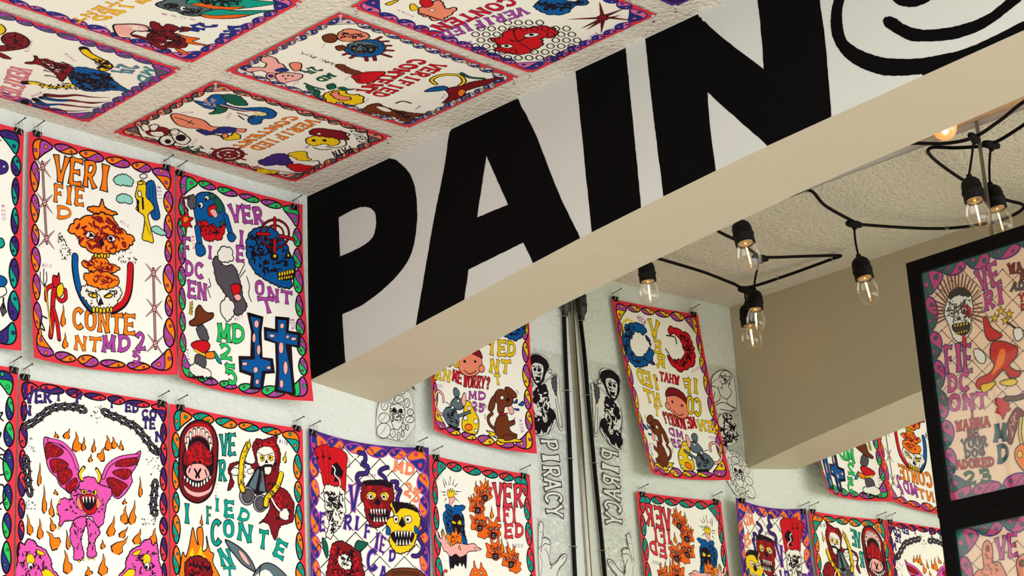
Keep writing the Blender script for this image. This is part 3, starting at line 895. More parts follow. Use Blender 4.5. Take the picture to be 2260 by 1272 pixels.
ART['L4'] = '''T|r|k|VER|620 250 913 231 624 106
T|r|k|IFI|628 361 856 351 629 267
T|r|k|ED|708 470 906 444 714 384
T|v|-|#202|57 180 121 111 45 169
T|v|-|#203|779 528 889 522 782 506
L|k|8|1|142 200 120 133
L|k|8|1|158 180 135 134
L|k|8|1|186 180 182 145
L|k|8|1|197 118 199 171
L|k|8|1|219 175 242 121
L|k|8|1|239 182 276 148
L|k|8|1|145 232 89 237
L|k|8|1|144 250 113 260
L|k|8|1|247 213 307 205
L|k|8|1|241 228 267 233
L|k|8|1|152 273 128 303
L|k|8|1|240 260 284 285
B|p|k|4|0|172 323 182 286 176 259 230 251 228 280 201 305 205 325
B|y|k|4|0|164 247 166 218 182 209 185 229 198 196 206 223 218 196 222 220 235 208 233 244 214 257 178 262
B|u|k|5|5|139 321 180 315 210 332 231 311 262 310 298 298 334 308 312 332 291 342 314 374 319 416 314 459 322 500 339 555 298 552 270 521 240 511 178 512 143 509 130 469 114 429 118 380 148 355
B|k|k|3|0|206 396 228 372 269 366 293 391 289 448 276 492 240 504 206 480 193 440
B|y|-|3|0|196 418 230 424 232 434 199 433
B|y|-|3|0|250 429 277 404 287 433
S|k|34|19|138 342 199 347 190 496 138 503
S|k|30|19|301 348 315 445 320 536 291 504
B|k|k|3|0|154 640 190 650 262 634 324 630 322 697 313 726 294 693 277 716 259 690 236 720 211 709 189 740 168 735 157 751
L|n|7|0|157 647 158 737
L|n|7|0|329 633 318 718
B|o|k|4|5|135 545 153 508 177 526 201 481 220 499 233 455 250 509 272 486 284 540 257 565 194 586
S|d|20|15|157 528 270 507 257 558 185 567
B|p|k|5|3|26 504 55 521 59 549 94 551 87 510 108 493 121 526 134 566 184 588 226 568 287 561 339 562 401 547 440 567 476 578 418 595 356 605 313 635 261 655 221 639 168 663 129 636 104 633 81 587 43 558
F|y|k|20|100 536 99 480
F|y|k|20|178 595 181 546
F|y|k|20|259 606 261 571
B|p|k|3|0|404 575 460 576 475 581 429 593
B|f|k|4|4|451 233 462 185 448 141 497 152 495 106 539 135 575 89 580 135 613 137 595 174 609 201 566 229 532 245 492 233
B|f|k|4|4|373 328 384 281 370 237 419 248 418 202 461 231 497 186 502 232 535 233 516 270 531 297 488 325 454 341 414 329
B|f|k|4|4|381 450 393 401 378 354 430 366 428 318 475 348 512 301 518 349 553 351 533 390 549 418 503 448 467 464 425 451
B|f|k|4|4|512 484 524 435 510 388 561 400 560 352 606 383 644 336 650 384 685 386 664 425 680 454 634 483 598 499 556 486
B|f|k|4|4|445 494 453 459 443 426 479 435 478 401 511 422 538 389 542 423 566 424 552 452 563 472 531 493 506 504 476 495
B|f|k|4|4|524 625 535 575 521 529 572 541 571 493 617 524 655 478 661 526 695 528 675 567 690 596 645 624 609 640 567 626
B|f|k|4|4|674 666 686 617 672 570 723 583 722 534 768 566 806 520 811 568 845 571 825 609 840 638 794 667 759 682 717 668
B|f|k|4|4|742 697 751 662 741 629 777 638 777 604 809 627 836 594 839 628 863 630 849 657 859 678 827 698 802 709 773 698
S|d|24|19|472 155 605 138 583 227 483 240
E|w|k|6|512 177 524 176 511 187
E|w|k|6|564 168 576 166 563 178
E|k|k|3|514 177 518 176 514 181
E|k|k|3|562 168 566 167 562 171
B|k|k|3|0|509 206 535 197 561 200 554 233 514 240
G|q|k|3|0|518 211 551 207 548 217 519 221
G|q|k|3|0|519 224 548 220 546 230 521 234
L|k|3|0|534 209 533 232
S|d|24|19|394 251 527 234 505 323 406 336
E|w|k|6|434 273 446 272 433 283
E|w|k|6|486 264 498 262 485 274
E|k|k|3|436 273 440 273 436 277
E|k|k|3|484 264 488 264 484 268
B|k|k|3|0|431 302 457 293 483 296 476 329 436 336
G|q|k|3|0|440 307 473 303 471 313 442 317
G|q|k|3|0|441 320 470 316 468 326 443 329
L|k|3|0|457 305 455 328
S|d|24|19|404 369 544 352 521 446 416 458
E|w|k|6|447 393 460 391 447 403
E|w|k|6|499 384 511 382 498 394
E|k|k|3|449 393 453 392 449 396
E|k|k|3|497 384 501 384 497 388
B|k|k|3|0|444 422 471 413 496 416 489 448 449 455
G|q|k|3|0|453 426 486 422 484 433 455 436
G|q|k|3|0|455 439 483 436 481 446 456 449
L|k|3|0|470 424 468 447
S|d|24|19|535 403 676 387 652 481 546 493
E|w|k|6|578 427 591 426 578 437
E|w|k|6|630 419 643 417 630 429
E|k|k|3|580 427 585 427 580 431
E|k|k|3|628 419 632 418 628 423
B|k|k|3|0|575 456 602 448 627 451 620 483 580 490
G|q|k|3|0|584 461 617 457 615 468 586 471
G|q|k|3|0|586 474 615 470 612 481 587 483
L|k|3|0|601 459 599 482
S|d|24|19|546 544 686 529 662 623 558 633
E|w|k|6|590 569 602 567 589 579
E|w|k|6|641 560 654 559 641 570
E|k|k|3|592 568 596 568 591 572
E|k|k|3|639 561 643 560 639 564
B|k|k|3|0|587 597 613 589 638 592 631 625 591 631
G|q|k|3|0|595 602 628 599 626 609 597 612
G|q|k|3|0|597 615 625 612 623 622 598 624
L|k|3|0|612 600 610 623
S|d|24|19|697 585 837 572 812 665 708 675
E|w|k|6|740 610 752 609 739 620
E|w|k|6|791 603 804 601 791 613
E|k|k|3|742 610 746 610 742 614
E|k|k|3|789 603 793 602 789 606
B|k|k|3|0|737 639 763 631 788 634 780 667 741 673
G|q|k|3|0|745 644 778 641 775 651 747 654
G|q|k|3|0|746 657 775 654 772 664 748 667
L|k|3|0|762 642 760 665
F|o|k|35|598 354 593 268
F|o|k|26|442 201 453 106
F|o|k|30|549 143 548 71
F|o|k|34|685 580 682 473
F|o|k|31|756 580 732 489
F|o|k|22|408 262 395 214
B|f|k|4|4|360 783 368 733 390 710 398 664 416 707 451 717 465 667 483 700 512 725 514 767
E|w|k|5|409 743 420 742 408 752
E|w|k|5|465 740 476 739 464 750
T|r|k|C|79 829 126 823 84 766'''
ART['M'] = '''T|y|k|IED|596 660 865 620 601 557
T|y|k|NT|616 788 807 758 628 698
T|y|k|T|672 869 727 862 660 802
T|y|k|EN|45 949 216 941 63 873
T|R|k|ME|241 926 343 931 252 848
T|R|k|WORRY?|357 944 616 908 369 860
T|m|k|MD|411 1023 586 991 411 971
T|m|k|25|445 1088 567 1089 451 1034
T|m|-|#204|54 1013 134 1003 55 994
T|m|-|#208|876 1094 888 1195 899 1086
E|s|k|6|421 763 545 738 423 859
B|d|k|6|5|293 752 320 669 413 630 505 640 545 700 493 691 414 688 347 712
E|s|k|6|539 778 567 773 540 805
L|k|7|0|362 824 423 840 488 803
E|k|k|5|368 760 379 758 368 768
E|k|k|4|474 738 484 736 474 746
L|k|25|0|128 1198 79 1191 41 1144 45 1077 87 1038 133 1056 139 1101
L|p|15|0|128 1198 79 1191 41 1144 45 1077 87 1038 133 1056 139 1101
B|y|k|7|0|358 1157 365 1099 371 1050 425 1040 472 1097 513 1146 514 1212 493 1258 421 1267 352 1252 345 1197
E|o|k|6|413 1226 451 1219 414 1250
E|w|k|5|382 1166 406 1161 382 1183
E|w|k|4|485 1170 506 1166 486 1189
E|w|k|4|419 1088 437 1085 419 1103
E|w|k|4|486 1236 504 1233 486 1247
B|e|k|7|6|137 1177 192 1127 266 1120 302 1168 316 1203 295 1245 220 1261 166 1236 140 1209
B|e|k|7|3|222 1101 252 1057 309 1035 351 1055 351 1102 295 1123 237 1117
B|e|k|6|0|252 990 280 970 316 991 309 1025 266 1035
B|p|k|6|0|337 1048 364 990 384 1000 381 1067 358 1086
S|k|18|24|161 1162 295 1132 295 1226 190 1240
L|k|25|0|309 1167 379 1134 426 1115
L|e|15|0|309 1167 379 1134 426 1115
L|k|21|0|205 1255 265 1261 316 1259
E|w|k|5|302 1060 316 1057 302 1071
L|k|5|0|222 1110 162 1096
L|k|5|0|222 1120 161 1143
E|w|k|5|240 1121 254 1117 240 1134
B|b|k|6|3|660 949 696 904 745 896 803 915 831 960 807 1002 754 1020 742 1060 695 1068 690 1011 659 978
B|b|k|6|0|666 948 629 983 604 1054 629 1074 659 1045 672 985
B|b|k|6|0|757 884 793 868 851 898 861 931 826 941 786 918
E|k|k|4|785 962 799 960 784 976
E|w|k|5|732 956 749 953 732 971
B|p|k|5|0|784 1016 818 1005 834 1047 805 1066
L|k|13|0|707 1080 777 1065
L|R|8|0|707 1080 777 1065
B|b|k|6|3|677 1128 707 1090 771 1080 787 1121 832 1105 836 1134 791 1159 807 1195 850 1209 838 1239 749 1265 682 1242 659 1198
L|k|28|0|664 1197 617 1166 605 1121 641 1086
L|b|18|0|664 1197 617 1166 605 1121 641 1086
B|y|k|6|0|586 1219 670 1224 658 1255 716 1256 805 1239 900 1251 826 1268 715 1284 670 1253 599 1254 623 1236
B|b|k|5|0|739 1233 795 1216 838 1230 805 1253 749 1265
B|u|k|5|0|836 978 866 945 865 974
B|u|k|5|0|876 987 917 952 915 987
B|u|k|5|0|835 1022 880 1016 868 1032
L|k|5|0|586 1029 583 1058
L|k|5|0|571 1027 568 1065
L|k|5|0|574 1098 576 1140
L|k|5|0|863 877 879 904
L|k|5|0|844 1084 826 1116
T|y|k|V|504 239 613 233 483 118
T|y|k|E|511 366 592 357 495 276
T|y|k|R|494 474 594 475 472 384
T|R|k|WHAT,|361 597 646 577 345 530
T|y|k|IF|139 640 328 660 117 531
T|y|k|CO|164 827 323 810 136 699
T|m|-|#206|658 160 744 114 626 127
T|m|-|#205|89 442 182 489 100 429
B|u|k|8|13|947 276 906 206 795 159 687 159 648 200 695 232 770 215 846 276 883 332 861 394 809 427 721 404 644 343 610 366 648 435 766 493 873 499 938 442 966 368
S|k|36|30|900 218 760 175 843 263 916 375 795 451 662 410 847 483 959 381
B|R|k|8|16|370 142 283 145 172 174 126 223 120 316 127 384 222 459 342 477 427 425 434 373 364 406 281 385 228 327 248 249 292 186 372 195
S|k|40|32|286 159 146 225 143 372 277 451 387 421 238 368 225 233
L|k|11|0|451 323 414 371 424 412
L|k|11|0|415 213 319 216 311 268
L|y|15|0|918 246 919 182 849 140 793 153
B|v|k|7|0|668 242 641 252 619 282 658 280
B|v|k|5|0|641 291 614 301 629 322
B|v|k|5|0|671 444 629 439 610 460 647 467'''
ART['C7'] = '''T|o|k|VERIFIED|903 766 298 766 904 842
T|o|k|CONTENT|855 644 241 666 892 702
T|z|k|MD|149 518 -11 524 135 550
T|z|k|24|109 468 -67 443 130 494
T|k|-|LIFES|917 1065 801 1232 942 1129
T|k|-|PAIN|721 1221 568 1193 655 1300
T|m|-|#024|559 175 513 118 543 187
T|m|-|#023|676 344 598 377 678 362
T|m|-|#025|219 430 132 461 221 443
T|m|-|#022|97 611 28 651 102 625
T|m|-|#024|99 978 38 976 83 995
T|m|-|#026|567 1016 516 1024 555 1036
B|u|k|8|4|695 82 723 133 822 113 868 154 842 231 775 242 764 308 787 368 845 422 877 477 850 556 770 588 726 551 658 582 619 552 663 490 732 477 759 526 804 532 809 459 757 410 732 332 733 254 671 242 650 200 669 144
L|p|11|0|744 236 748 320 765 404 791 453
L|k|4|0|757 227 762 309 779 393 804 443
B|z|k|6|7|853 166 900 178 911 237 894 278 842 356 800 320 802 260
B|z|k|6|5|725 212 725 260 718 299 651 314 589 263 647 260
S|p|20|17|766 107 809 160 687 230 681 159
S|y|14|15|781 441 826 495 777 532 724 483
L|k|10|0|706 380 708 447 691 508
L|k|10|0|648 472 678 410
B|s|k|9|0|430 106 477 116 484 205 491 295 444 386 467 448 393 491 367 442 370 362 338 289 342 210
L|k|9|0|425 133 422 211 405 289
L|k|6|0|389 253 449 244
B|n|k|8|6|457 435 495 466 505 528 465 547 408 510 378 473 312 442 338 356 371 380 375 436
B|s|k|7|0|500 522 537 568 487 590 470 553
B|y|k|8|7|339 442 353 510 320 573 351 610 394 629 441 584 438 547 379 560
E|s|k|7|373 535 386 550 342 558
E|d|k|6|177 191 222 246 110 237
B|w|k|8|6|186 68 224 66 218 107 174 137 137 125
B|w|k|8|6|229 104 263 114 250 146 185 167 177 140
B|w|k|6|6|139 161 192 209 144 252 106 221
E|w|k|11|97 313 127 351 28 360
E|k|k|5|86 324 96 337 58 344
B|w|k|8|5|239 234 281 252 241 337 190 411 107 430 104 374 174 288
E|k|k|5|182 350 200 372 139 379
B|w|k|6|5|222 246 272 258 245 292 193 295
E|d|k|7|138 727 200 804 46 793
E|w|k|5|138 727 186 786 68 777
E|d|k|5|138 727 175 773 83 767
E|w|k|5|138 727 159 753 105 751
E|k|k|5|138 727 146 736 126 737
L|d|19|0|70 642 208 813
L|d|19|0|3 748 269 719
L|d|19|0|153 593 125 863
B|d|k|8|7|767 882 823 900 847 964 874 1047 834 1100 793 1153 760 1095 725 1018 716 922
B|y|k|8|8|649 943 701 954 734 1012 755 1089 713 1143 652 1138 647 1079 579 1048 597 983
E|w|k|4|755 953 763 962 742 964
E|k|k|5|649 994 656 1003 635 1005
E|k|k|5|691 1045 698 1054 677 1056
L|k|9|0|756 1109 777 1134 714 1195 642 1178 617 1113
L|k|9|0|874 1047 866 1105 817 1113
L|k|10|0|553 1068 558 1127 603 1166
B|v|k|8|10|149 947 221 946 279 944 327 950 354 1001 296 1075 270 1116 206 1111 179 1058 119 1020
B|R|k|7|10|212 1117 267 1149 285 1209 299 1262 212 1285 160 1240 171 1179
B|y|k|7|8|373 1007 437 1032 468 1071 401 1132 380 1179 329 1134 345 1081
B|y|k|7|8|55 1015 77 1081 95 1141 45 1135 -18 1057
L|k|8|0|350 1160 367 1200 398 1219 344 1281
L|k|7|0|95 1141 129 1220 152 1287
L|k|7|0|229 1251 291 1289'''
ART['C5'] = '''T|R|k|VERIFIED|834 825 251 836 850 906
T|R|k|CONTENT|802 700 224 732 838 775
T|z|k|MD|346 461 224 449 339 516
T|z|k|24|354 338 261 314 364 411
T|m|-|#031|646 187 566 218 644 196
T|m|-|#029|151 390 82 399 150 405
T|m|-|#030|395 564 325 586 392 576
T|m|-|#028|212 853 134 885 209 865
T|m|-|#026|543 1158 476 1188 540 1170
T|m|-|#027|322 1161 262 1170 306 1175
B|s|k|8|8|773 174 839 158 881 180 892 248 882 304 825 332 795 310 759 281 731 247 741 205
B|b|k|7|0|707 123 758 129 770 157 739 202 684 218 662 179
S|k|18|25|810 163 872 264 841 310 749 213
B|u|k|7|9|664 321 762 298 830 338 862 390 831 465 752 512 666 495 625 431 624 373
B|e|k|6|9|715 298 797 327 811 413 761 465 699 448 656 396
S|k|40|28|715 298 820 395 742 471 644 396
E|k|k|5|739 439 754 456 708 465
E|e|k|5|742 437 751 447 724 452
E|y|k|3|693 355 697 360 683 363
B|b|k|6|0|649 261 689 281 666 324 619 309
L|k|23|0|859 372 905 372
L|d|14|0|859 372 905 372
L|k|23|0|853 407 889 436
L|d|14|0|853 407 889 436
L|k|23|0|829 456 853 485
L|d|14|0|829 456 853 485
L|k|23|0|787 497 810 537
L|d|14|0|787 497 810 537
L|k|24|0|738 523 740 582
L|d|14|0|738 523 740 582
L|k|24|0|688 506 648 545
L|d|14|0|688 506 648 545
L|k|24|0|652 477 614 513
L|d|14|0|652 477 614 513
L|k|24|0|627 419 585 420
L|d|14|0|627 419 585 420
L|k|23|0|631 367 593 364
L|d|14|0|631 367 593 364
S|k|3|14|478 140 485 177 454 197 449 163
S|k|3|14|477 169 484 204 453 224 448 190
S|k|3|14|476 197 482 231 451 251 447 217
S|k|3|14|474 226 481 258 450 278 446 245
S|k|3|14|473 254 480 285 448 305 445 273
S|k|3|14|472 283 478 312 447 332 444 300
S|k|3|14|471 312 477 339 445 359 443 328
S|k|3|14|470 341 475 366 444 387 442 356
S|k|3|14|468 370 474 394 442 414 441 384
S|k|3|14|467 399 472 421 441 442 440 412
B|b|k|7|7|451 425 486 437 473 496 471 567 469 608 434 627 414 573 420 490
B|R|k|7|0|397 582 464 602 498 614 562 691 483 716 401 724 342 682 369 624
S|d|12|20|404 591 439 603 374 676 354 652
B|p|k|8|2|86 74 121 71 162 106 174 135 228 112 238 67 287 39 318 62 313 113 278 159 278 187 236 239 179 244 133 204 134 146 80 111
B|s|k|7|0|309 210 343 222 350 259 289 303 247 297 270 250
E|p|k|7|109 235 128 257 73 263
E|v|k|4|108 233 117 244 91 246
B|p|k|7|5|142 244 198 268 224 314 234 355 183 385 119 367 74 343 85 296
B|n|k|5|5|182 204 241 216 238 256 196 250
E|k|k|5|151 285 153 288 144 290
E|k|k|5|177 302 180 305 171 307
E|k|k|5|130 320 132 323 124 325
E|k|k|5|184 326 187 329 178 330
L|k|17|0|144 444 135 509 144 581
L|z|9|0|144 444 135 509 144 581
B|z|k|6|4|57 570 119 551 98 588 45 619 13 674 35 607
B|z|k|6|0|200 557 248 568 211 617 163 605
B|z|k|6|0|209 629 244 641 241 683 266 713 220 690
B|z|k|6|0|126 468 127 515 98 558 81 522
B|y|k|9|10|89 624 163 636 205 672 179 733 211 788 187 838 121 870 65 834 62 765 21 748 28 692
B|s|k|8|8|122 648 170 660 133 709 155 752 134 789 88 765 86 716
B|b|k|8|8|38 947 141 926 179 956 165 1020 169 1089 183 1140 206 1217 247 1283 165 1250 79 1279 73 1221 88 1156 69 1067 36 1010
B|w|k|5|0|137 970 165 1020 142 1090 112 1053
L|k|13|0|253 1030 302 1041 309 1098
S|k|22|26|153 1103 182 1204 107 1246 98 1168
E|R|k|3|139 1135 143 1140 129 1143
L|k|32|0|615 1027 644 970 713 962 767 998 793 1059 750 1129 691 1150
L|y|16|0|615 1027 644 970 713 962 767 998 793 1059 750 1129 691 1150
L|k|27|0|827 1039 814 1114 851 1189
L|z|15|0|827 1039 814 1114 851 1189
B|d|k|8|6|596 1127 656 1138 701 1162 756 1166 836 1202 942 1267 815 1253 713 1238 652 1227 582 1268 494 1258 427 1241 530 1206
B|u|k|8|4|492 1049 567 1047 623 1083 608 1127 550 1104
B|o|k|6|0|647 1189 652 1227 576 1262 591 1216'''
ART['C4'] = '''T|m|n|VERIFIED|590 707 73 566 554 785
T|R|n|CONTENT|621 569 3 464 615 655
T|m|-|#083|132 338 141 209 118 342
T|m|-|#082|106 776 23 745 93 794
T|m|-|#081|633 1235 539 1242 627 1254
B|s|k|8|10|200 306 243 293 330 302 361 323 310 405 355 427 324 454 282 468 233 474 199 467 173 452 163 424 189 389 163 375
B|R|k|5|5|298 232 333 274 293 321 249 300
E|w|k|4|250 359 260 371 240 369
L|k|11|0|182 333 187 403 191 474
B|y|k|5|0|217 230 244 231 215 292 176 277
B|y|k|7|0|150 119 216 134 214 148 147 146
B|u|k|8|10|647 742 718 731 785 794 811 873 876 886 838 952 775 909 705 939 653 926 618 868 617 803
S|k|26|39|685 724 841 908 720 925 633 853
B|R|k|9|13|199 836 222 880 318 842 386 856 415 907 493 950 505 1032 465 1085 417 1079 378 1050 328 1111 269 1128 228 1114 183 1130 133 1070 112 1010 104 965 159 926
B|w|k|7|0|340 953 388 960 411 1004 375 1012 336 983
B|w|k|7|0|168 937 204 963 202 1005 167 998 152 959
E|k|k|6|375 978 382 986 366 988
E|k|k|6|182 971 188 978 172 980
L|k|10|0|251 932 259 977 336 983
L|k|7|0|374 842 275 962 224 1145
L|k|28|1|778 1133 637 995
L|d|13|1|778 1133 637 995
L|k|28|1|786 1126 873 1301
L|d|13|1|786 1126 873 1301
L|k|28|1|771 1141 904 976
L|d|13|1|771 1141 904 976
L|k|29|1|783 1129 638 1264
L|d|13|1|783 1129 638 1264
L|k|29|1|774 1138 606 1135
L|d|13|1|774 1138 606 1135
L|k|29|1|765 1147 616 1170
L|d|13|1|765 1147 616 1170
L|k|28|1|786 1126 945 1139
L|d|13|1|786 1126 945 1139
L|k|28|1|792 1119 906 1138
L|d|13|1|792 1119 906 1138
L|k|28|1|768 1144 862 1183
L|d|13|1|768 1144 862 1183
B|d|k|6|0|772 1099 805 1106 804 1147 780 1165 750 1156 750 1122
L|k|7|0|239 694 269 686 276 702 263 732 235 737 228 721 239 694
L|k|7|0|166 721 196 713 203 729 190 759 162 764 154 748 166 721
L|k|7|0|130 795 160 785 168 802 154 833 126 838 118 821 130 795
L|k|7|0|56 823 86 813 93 830 79 861 51 866 43 850 56 823
L|k|7|0|18 897 48 888 56 904 42 936 13 941 5 925 18 897
L|k|7|0|277 739 306 730 314 746 300 777 273 782 265 766 277 739
L|k|7|0|204 767 233 758 241 774 227 805 200 809 192 793 204 767
L|k|7|0|168 840 198 831 206 847 192 879 164 883 156 867 168 840
L|k|7|0|94 869 124 859 131 876 117 907 89 912 81 896 94 869
L|k|7|0|57 944 87 934 95 950 80 983 52 988 44 971 57 944
L|k|7|0|315 784 344 775 351 791 338 822 311 827 303 811 315 784
L|k|7|0|242 812 271 803 279 819 265 850 238 855 230 839 242 812
L|k|7|0|132 914 162 905 170 921 155 953 127 958 120 942 132 914
L|k|7|0|95 990 125 980 133 997 119 1029 90 1034 83 1017 95 990
L|k|7|0|19 1020 49 1010 57 1026 43 1059 14 1064 6 1047 19 1020
L|k|7|0|387 757 415 748 423 764 410 795 383 799 375 783 387 757
L|k|7|0|352 829 381 820 389 836 376 867 349 872 341 856 352 829
L|k|7|0|134 1036 164 1026 172 1043 157 1075 129 1081 121 1064 134 1036
L|k|8|0|58 1066 88 1056 96 1073 81 1106 53 1111 45 1094 58 1066
L|k|7|0|424 802 453 793 461 809 448 839 421 844 413 828 424 802
L|k|7|0|390 874 419 865 427 881 414 912 387 917 379 901 390 874
L|k|8|0|96 1113 127 1103 135 1119 120 1152 92 1158 84 1141 96 1113
L|k|7|0|462 847 490 837 498 853 485 884 459 889 451 873 462 847
L|k|7|0|428 920 457 910 465 926 452 958 425 963 417 946 428 920
L|k|7|0|211 1129 241 1119 249 1135 235 1168 207 1174 199 1157 211 1129
L|k|8|0|135 1160 166 1149 174 1166 159 1199 131 1205 123 1188 135 1160
L|k|7|0|500 891 528 882 536 898 523 929 496 934 488 918 500 891
L|k|7|0|466 965 495 955 503 972 490 1003 463 1008 455 992 466 965
L|k|7|0|250 1175 280 1165 288 1182 274 1215 245 1220 237 1203 250 1175
L|k|8|0|174 1206 204 1196 212 1213 198 1246 170 1252 162 1235 174 1206
L|k|7|0|504 1010 533 1001 541 1017 528 1048 501 1053 493 1037 504 1010
L|k|7|0|432 1039 461 1030 469 1046 456 1078 429 1083 421 1067 432 1039
L|k|7|0|398 1115 427 1105 435 1121 421 1153 394 1159 386 1142 398 1115
L|k|7|0|324 1145 354 1135 362 1151 348 1184 320 1189 312 1173 324 1145
L|k|7|0|288 1222 318 1212 326 1228 312 1261 284 1267 276 1250 288 1222
L|k|8|0|213 1253 243 1243 251 1260 237 1293 209 1298 201 1282 213 1253
L|k|7|0|542 1055 571 1046 579 1062 566 1094 539 1099 531 1083 542 1055
L|k|7|0|470 1085 499 1075 507 1091 494 1123 467 1129 459 1112 470 1085
L|k|7|0|436 1161 465 1151 473 1167 460 1199 433 1205 425 1188 436 1161
L|k|7|0|363 1191 392 1181 400 1197 387 1230 359 1236 351 1219 363 1191
L|k|7|0|327 1268 357 1258 365 1275 351 1308 323 1314 315 1297 327 1268
L|k|8|0|252 1300 282 1289 290 1306 276 1340 248 1345 240 1329 252 1300
L|k|7|0|509 1130 537 1121 545 1137 532 1169 505 1174 497 1158 509 1130
L|k|7|0|475 1206 504 1196 512 1213 499 1245 471 1251 463 1234 475 1206
L|k|7|0|401 1237 431 1227 439 1244 425 1276 398 1282 390 1265 401 1237'''
ART['C2'] = '''T|y|R|IFIED|594 668 105 603 622 729
T|y|R|NTENT|468 571 30 533 469 615
T|n|n|MD|520 1212 350 1261 568 1262
T|n|n|24|456 1082 300 1025 501 1166
T|m|-|#058|473 1030 417 839 460 1042
T|m|-|#059|103 703 12 775 109 711
B|e|k|9|4|478 772 530 772 601 795 627 861 610 910 628 983 617 1022 547 1029 507 1008 478 955 484 901 471 850
E|w|k|7|536 901 548 915 513 918
E|k|k|3|537 907 541 912 529 913
S|k|30|23|510 774 559 849 503 888 483 829
S|k|24|23|545 920 593 977 521 998 482 934
B|t|k|7|3|597 877 687 880 783 993 853 1127 901 1236 790 1175 707 1112 651 1028 630 951
B|f|k|5|3|604 902 665 957 670 1015 725 1098 767 1130 703 1115 649 1061 623 986
S|k|50|25|660 899 821 1089 734 1091 646 970
B|t|k|8|3|531 1010 638 1038 689 1125 754 1202 831 1290 752 1236 666 1205 599 1161 538 1080
B|f|k|5|3|538 1017 577 1082 652 1153 701 1211 645 1189 582 1141 528 1068
B|p|k|11|0|129 740 175 767 224 825 237 877 208 915 170 898 152 867 106 868 83 896 43 867 40 826
L|w|9|0|53 824 71 891 106 905
S|w|6|31|190 811 211 882 185 888 159 838
L|k|35|0|99 897 102 957 109 1002
L|d|24|0|99 897 102 957 109 1002
B|d|k|7|6|284 869 308 889 293 925 270 953 328 949 335 994 320 1030 271 1027 245 1070 225 1140 166 1183 122 1169 92 1114 51 1123 58 1074 69 1029 112 968 165 938 201 944
S|k|60|27|221 913 294 1036 176 1157 89 1091 102 994
B|d|k|6|0|352 1022 369 1070 327 1075 291 1050 328 1049
B|f|k|6|4|264 1056 268 1116 292 1182 239 1175 254 1279 204 1162 242 1122
B|f|k|5|0|109 1153 115 1199 90 1256 82 1198
E|w|k|3|167 1071 177 1083 157 1078
E|w|k|3|104 1068 114 1080 94 1075'''
ART['C6'] = '''T|s|m|VERIFIED|429 584 10 735 440 695
T|t|m|MD|906 1156 712 1219 899 1219
T|t|m|24|836 1031 709 1053 887 1127
T|m|-|#043|781 491 635 544 789 510
T|m|-|#040|753 723 696 823 772 725
T|m|-|#042|225 889 130 877 210 905
L|k|77|0|584 423 632 459 692 488 757 464 785 397 729 391 687 422
L|d|58|0|584 423 632 459 692 488 757 464 785 397 729 391 687 422
B|y|k|8|0|837 262 855 283 811 330 753 340 747 313
S|k|24|21|756 364 798 453 657 508 587 447
B|d|k|6|0|530 441 536 469 506 537 485 491
L|k|58|0|881 770 838 823 817 882 800 946 771 997 717 997
L|y|41|0|861 789 838 823 817 882 800 946 768 993 717 997
S|k|26|30|810 873 830 960 752 1016 707 963
L|k|51|1|272 755 310 800 314 871 358 945 429 984 476 996
L|y|33|0|295 782 304 803 308 874 356 947 426 986 476 996
S|k|30|24|300 832 469 987 394 1033 265 879
B|u|k|8|8|554 869 644 868 673 924 686 982 688 1049 656 1076 609 1153 574 1224 558 1283 511 1194 453 1147 403 1089 402 1042 446 960
S|k|90|37|561 878 684 1045 559 1206 404 1067 466 962
B|d|k|8|8|506 621 563 646 626 616 605 654 631 684 621 736 635 794 629 850 565 882 497 889 421 908 467 854 501 807 532 736 538 680
B|p|k|5|4|589 677 590 741 555 828 516 825 547 754
S|k|30|27|593 661 618 817 490 880 510 775
L|k|13|1|434 793 452 836 428 917
L|k|13|1|492 753 494 798
L|k|12|1|651 771 648 852
L|k|47|1|200 938 244 1013 311 1069 347 1158 406 1239
L|d|28|1|205 948 244 1013 311 1069 339 1149 380 1207
L|k|47|1|152 939 174 1021 231 1090 270 1205 364 1259
L|u|23|0|153 951 171 1030 229 1091
L|d|28|1|221 1082 267 1179 328 1239
L|k|44|1|106 918 79 1002 141 1075 199 1214 276 1271
L|u|19|0|89 955 83 1006 141 1075
L|d|23|1|138 1077 177 1164 225 1233
L|k|48|1|48 884 -20 930 9 988 37 1068 95 1172 178 1248
L|u|23|0|-3 927 -3 974 26 1020
L|d|23|1|19 1023 62 1122 122 1198'''
ART['C3'] = ''''''
ART['P0'] = '''T|m|-|#220|868 486 880 582 888 479
B|v|k|5|0|811 229 880 219 906 246 889 290 814 314
E|w|-|3|878 254 885 252 878 259
L|k|7|0|820 114 854 99
B|u|k|6|0|846 918 891 912 914 938 892 974 847 975
B|t|k|7|0|853 698 882 689 894 722 868 747
B|w|k|6|0|847 994 899 973 910 1009 861 1043
G|D|k|6|0|876 1104 894 1063 914 1117 892 1146
L|k|10|0|894 1038 895 1101'''
ART['L0'] = '''L|k|9|0|876 282 912 266 898 298 921 314
L|k|9|0|879 379 906 385 891 426
L|k|9|0|882 457 946 496 894 513 945 545
L|k|9|0|887 630 928 615
L|k|9|0|889 697 925 674 942 748 902 791
L|k|8|0|893 821 923 808'''
